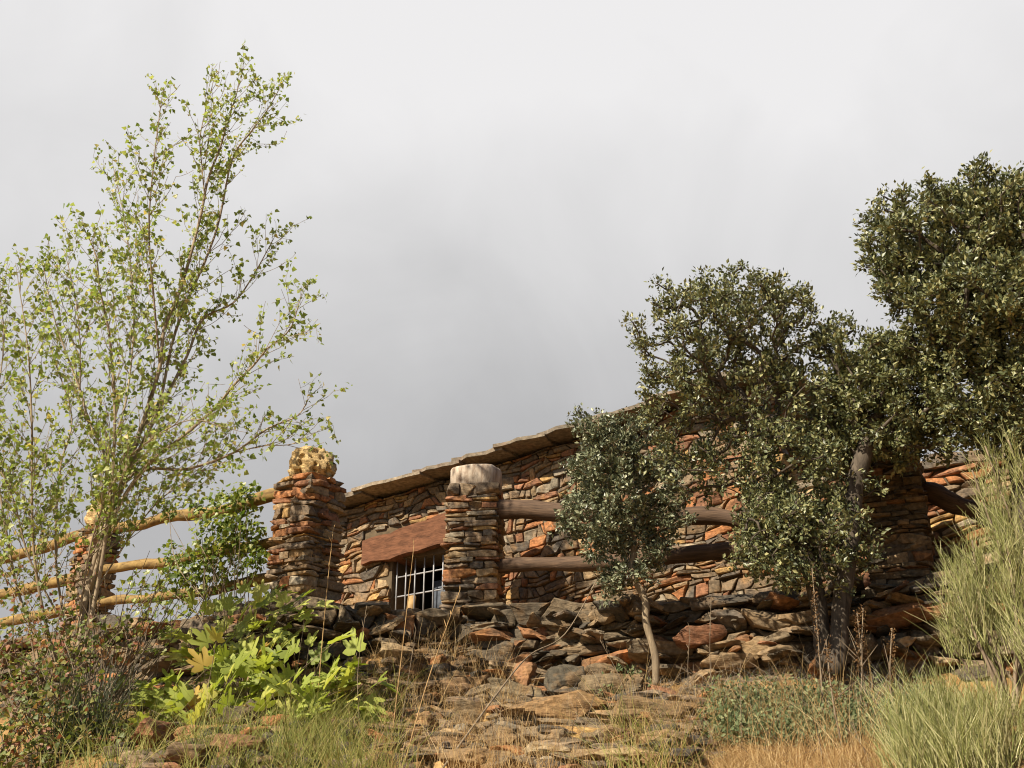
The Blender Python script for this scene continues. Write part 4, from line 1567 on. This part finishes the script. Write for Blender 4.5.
# loose rubble too small to count
mb = MB()
for k in range(800):
    px, py = random.uniform(110, 720), random.uniform(640, 775)
    if px > 560 and py < 690:
        continue
    p = hit(px, py)
    if p.y > 9.5:
        continue
    s = random.uniform(0.03, 0.13)
    R = np.array(Matrix.Rotation(random.uniform(0, 6), 3, 'Z') @ Matrix.Rotation(random.gauss(0, 0.25), 3, 'X'))
    rock(mb, p + Vector((0, 0, s * 0.12)), (s * 1.6, s * 1.1, s * 0.6), R, 5, 9, 8, 0.06, pick(DARKS if random.random() < 0.6 else STONES))
# thin broken slates spilling down the middle of the bank
for k in range(330):
    px, py = random.uniform(375, 700), random.uniform(640, 770)
    if px > 590 and py < 695:
        continue
    p = hit(px, py)
    ln = random.choice((0.16, 0.22, 0.3, 0.4)) * random.uniform(0.8, 1.2)
    R = np.array(Matrix.Rotation(random.gauss(-0.3, 0.35), 3, 'Z') @ Matrix.Rotation(random.gauss(-0.05, 0.14), 3, 'X') @ Matrix.Rotation(random.gauss(0, 0.14), 3, 'Y'))
    rock(mb, p + Vector((0, 0, random.uniform(0.0, 0.06))), (ln, random.uniform(0.16, 0.28), random.uniform(0.035, 0.075)), R, 8, 10, 10, 0.05, pick(DARKS if random.random() < 0.75 else STONES))
tag(mb.build('rubble', M['rock'], loc=(0, 7.5, 0.5), sharp=35), 'broken slate rubble scattered over the bank', 'rubble', kind='stuff')


# ------------------------------------------------------------------ grasses
def scatter(n_, box, keep=None):
    """ground points seen inside photo windows (x0, x1, y0, y1)"""
    out = []
    x0, x1, y0, y1 = box
    for _ in range(n_):
        px, py = random.uniform(x0, x1), random.uniform(y0, y1)
        p = hit(px, py)
        out.append(p)
    return out


def blades(name, pts, h, wid, mat, label, cat, lean=0.3, bend=0.3, clump=0.0):
    P0 = np.array([tuple(p) for p in pts])
    n_ = len(P0)
    P0 = P0 + rng.normal(size=(n_, 3)) * np.array((1, 1, 0)) * clump - np.array((0, 0, 0.02))
    D = unit(np.stack([rng.normal(0, lean, n_), rng.normal(0, lean, n_), np.ones(n_)], 1))
    Ln = rng.uniform(h[0], h[1], n_) * rng.choice([0.6, 1.0, 1.0, 1.25], n_)
    B = rng.normal(size=(n_, 3)) * bend
    B[:, 2] = -np.abs(B[:, 2]) * 0.7
    V, Q = strips(P0, D, Ln, rng.uniform(wid[0], wid[1], n_), B, 4, 0.15)
    o = quads(name, V, Q, mat, loc=(0, 7, 0.4))
    return tag(o, label, cat, kind='stuff')


def dens(pts, s, thr, seed):
    return [p for p in pts if noise.noise(Vector((p.x * s, p.y * s, seed))) > thr]


st = scatter(1500, (360, 530, 665, 790)) + scatter(800, (480, 700, 690, 800)) + scatter(2200, (690, 880, 735, 800)) + scatter(1000, (640, 760, 690, 745)) + scatter(500, (380, 470, 650, 700))
st = dens(dens(st, 2.2, -0.25, 3.0), 7.0, -0.12, 1.0)
st = [p for p in st for _ in range(5)]
blades('dry_grass', st, (0.05, 0.16), (0.0012, 0.0024), M['straw'], 'dry straw coloured grass over the bank', 'grass', 0.55, 0.5, 0.05)
tl = [p for p in dens(scatter(420, (370, 520, 660, 800)) + scatter(220, (520, 690, 710, 800)) + scatter(320, (690, 900, 700, 800)), 1.5, -0.2, 5.0) for _ in range(3)]
blades('tall_straw', tl, (0.18, 0.42), (0.0012, 0.0020), M['straw'], 'taller bleached grass stems along the lower edge', 'grass', 0.22, 0.22, 0.05)
gg = scatter(900, (285, 395, 700, 800)) + scatter(520, (60, 290, 728, 800)) + scatter(160, (600, 690, 735, 800))
gg = [p for p in dens(dens(gg, 2.5, -0.35, 8.0), 7.0, -0.25, 2.0) for _ in range(3)]
blades('green_grass', gg, (0.12, 0.38), (0.0016, 0.0032), M['grass'], 'green and yellow grass beside the fig bush', 'grass', 0.28, 0.35, 0.05)
gt = scatter(800, (650, 930, 668, 720)) + scatter(200, (560, 660, 690, 720))
gt = [p for p in dens(gt, 2.5, -0.15, 2.0) for _ in range(2)]
blades('grey_dead_grass', gt, (0.08, 0.26), (0.0012, 0.0024), M['grey_twig'], 'grey tangle of dead stems at the shaded wall foot', 'grass', 0.6, 0.5, 0.05)
# tangle of dead twigs on the bank
mb = MB()
for k in range(340):
    a = hit(random.choice((random.uniform(385, 530), random.uniform(385, 700), random.uniform(690, 900))), random.uniform(655, 770))
    d = Vector((random.gauss(0, 1), random.gauss(-0.2, 0.5), random.uniform(0.2, 1.0))).normalized() * random.uniform(0.10, 0.32)
    m_ = a + d * 0.5 + Vector(rng.normal(size=3)) * 0.03
    sp = spline([a, m_, a + d], 3)
    r = random.uniform(0.0014, 0.003)
    tube(mb, sp, np.linspace(r, r * 0.5, len(sp)), 4, caps=False)
    if random.random() < 0.6:
        q = sp[3]
        e_ = (d.normalized() + Vector(rng.normal(size=3)) * 0.5) * random.uniform(0.05, 0.13)
        tube(mb, [q, q + e_ * 0.5 + Vector(rng.normal(size=3)) * 0.008, q + e_], [r * 0.8, r * 0.6, r * 0.4], 4, caps=False)
tag(mb.build('dead_twigs', M['twig'], loc=(0, 7, 0.4)), 'tangle of dry brown twigs over the stones of the bank', 'twigs', kind='stuff')
# grey-green herb mat
hp = scatter(900, (715, 930, 700, 750))
hp = dens(hp, 2.6, -0.3, 6.0)
pts = np.array([tuple(p) for p in hp for _ in range(16)])
pts = pts + rng.normal(size=pts.shape) * np.array((0.05, 0.05, 0.0)) + np.array((0, 0, 1)) * (np.abs(rng.normal(size=(len(pts), 1))) * 0.06 + 0.01)
V, Q = leaves(pts, rng.normal(size=pts.shape) + np.array((0, 0, 0.5)), rng.normal(size=pts.shape) * 0.6 + np.array((0, -0.3, 0.9)), 0.030 * rng.uniform(0.6, 1.3, len(pts)), 'oval')
tag(quads('herb_mat', V, Q, M['herb'], loc=(2, 6.3, 0.4)), 'grey green ground cover in front of the dense oak', 'ground cover', kind='stuff')

# ------------------------------------------------------------------ single dry stalks and branches
STALKS = [
    ((318, 690), (333, 530), 7.2, 0.0045, 'tall pale stalk standing in front of the yellow capped pillar'),
    ((392, 720), (414, 545), 6.9, 0.0042, 'tall pale stalk crossing in front of the barred window'),
    ((402, 765), (460, 590), 6.3, 0.0045, 'long stalk leaning right, below the block-topped pillar'),
    ((362, 700), (366, 610), 6.9, 0.003, 'short stalk between the fig bush and the window'),
    ((300, 668), (304, 625), 7.3, 0.003, 'short pale stalk in front of the long red slab'),
    ((400, 690), (416, 630), 6.9, 0.003, 'thin dry stalk below the window among the stones'),
    ((520, 765), (536, 718), 6.3, 0.003, 'upright stalk in front of the brown ledge stone'),
    ((628, 690), (600, 640), 7.0, 0.003, 'thin stalk leaning left in front of the dark wall'),
    ((718, 735), (711, 600), 6.5, 0.0032, 'pale stalk rising before the dark wall right of the young oak'),
    ((742, 760), (740, 670), 6.0, 0.003, 'pale grass stem in front of the grey green ground cover'),
    ((693, 720), (690, 630), 6.7, 0.003, 'slender stalk just right of the young oak'),
    ((575, 760), (602, 670), 6.2, 0.003, 'slender stalk in front of the broad ledges'),
]
for a, b, Y, r, lab in STALKS:
    g0 = P(a[0], a[1], Y)
    g0 = Vector((g0.x, g0.y, min(g0.z, gh(g0.x, g0.y))))
    tp = P(b[0], b[1], Y)
    m_ = g0.lerp(tp, 0.5) + Vector((random.gauss(0, 0.015), 0, 0))
    mb = MB()
    sp = spline([g0, m_, tp], 7)
    tube(mb, sp, np.linspace(r, r * 0.4, len(sp)), 5)
    for q in range(5):
        s0 = sp[-1 - q]
        d = Vector((random.gauss(0, 0.3), random.gauss(0, 0.3), 1)).normalized() * random.uniform(0.03, 0.06)
        tube(mb, [s0, s0 + d * 0.6, s0 + d], [r * 0.5, r * 0.7, r * 0.2], 4, caps=False)
    tag(mb.build('dry_stalk', M['post'] if r > 0.004 else M['twig'], loc=tuple(g0)), lab, 'stalk', 'tall dry stalks on the bank')

# a fallen branch lying up against the stones
mb = MB()
sp = spline([P(440, 772, 6.0), P(500, 690, 6.9), P(530, 655, 7.5), P(565, 634, 7.8), P(598, 578, 8.0)], 6)
tube(mb, sp, np.linspace(0.007, 0.0035, len(sp)), 6)
tag(mb.build('dead_branch', M['twig'], loc=tuple(sp[0])), 'long thin dead branch leaning over the tilted slab', 'branch')

# mulleins gone to seed
MULL = [((822, 700), (812, 568), 6.25, 'tallest brown seed spike in front of the thick oak trunk'), ((858, 715), (857, 612), 6.1, 'brown seed spike right of the oak trunk, left of a pair'),
        ((868, 715), (863, 608), 6.15, 'brown seed spike of the pair beside the shaded pillar foot, on the right'), ((893, 715), (892, 628), 6.0, 'short brown seed spike left of the broom bushes'), ((846, 765), (826, 640), 5.7, 'dark forked dead stem before the grey green ground cover')]
for a, b, Y, lab in MULL:
    g0 = P(a[0], a[1], Y)
    g0.z = min(g0.z, gh(g0.x, g0.y))
    tp = P(b[0], b[1], Y)
    t = thing('seed_spike', lab, 'dead plant', tuple(g0), 'brown seed spikes under the oaks')
    mb = MB()
    sp = spline([g0, g0.lerp(tp, 0.5) + Vector((random.gauss(0, 0.02), 0, 0)), tp], 8)
    tube(mb, sp, np.linspace(0.006, 0.003, len(sp)), 5)
    for q in range(3):
        s0 = sp[random.randint(4, 9)]
        d = Vector((random.gauss(0, 0.5), random.gauss(0, 0.3), 0.8)).normalized() * random.uniform(0.1, 0.2)
        tube(mb, [s0, s0 + d * 0.6, s0 + d], [0.003, 0.0025, 0.0015], 4, caps=False)
    mb.build('stem', M['twig'], t)
    n_ = 170
    tt = rng.uniform(0.4, 1.0, n_)
    pp = np.array([tuple(g0.lerp(tp, float(q))) for q in tt]) + rng.normal(size=(n_, 3)) * 0.009
    V, Q = leaves(pp, rng.normal(size=pp.shape) + np.array((0, 0, 0.6)), rng.normal(size=pp.shape), np.full(n_, 0.016), 'oval')
    quads('seed_head', V, Q, M['seed'], t)
print('OK built', len(bpy.data.objects))
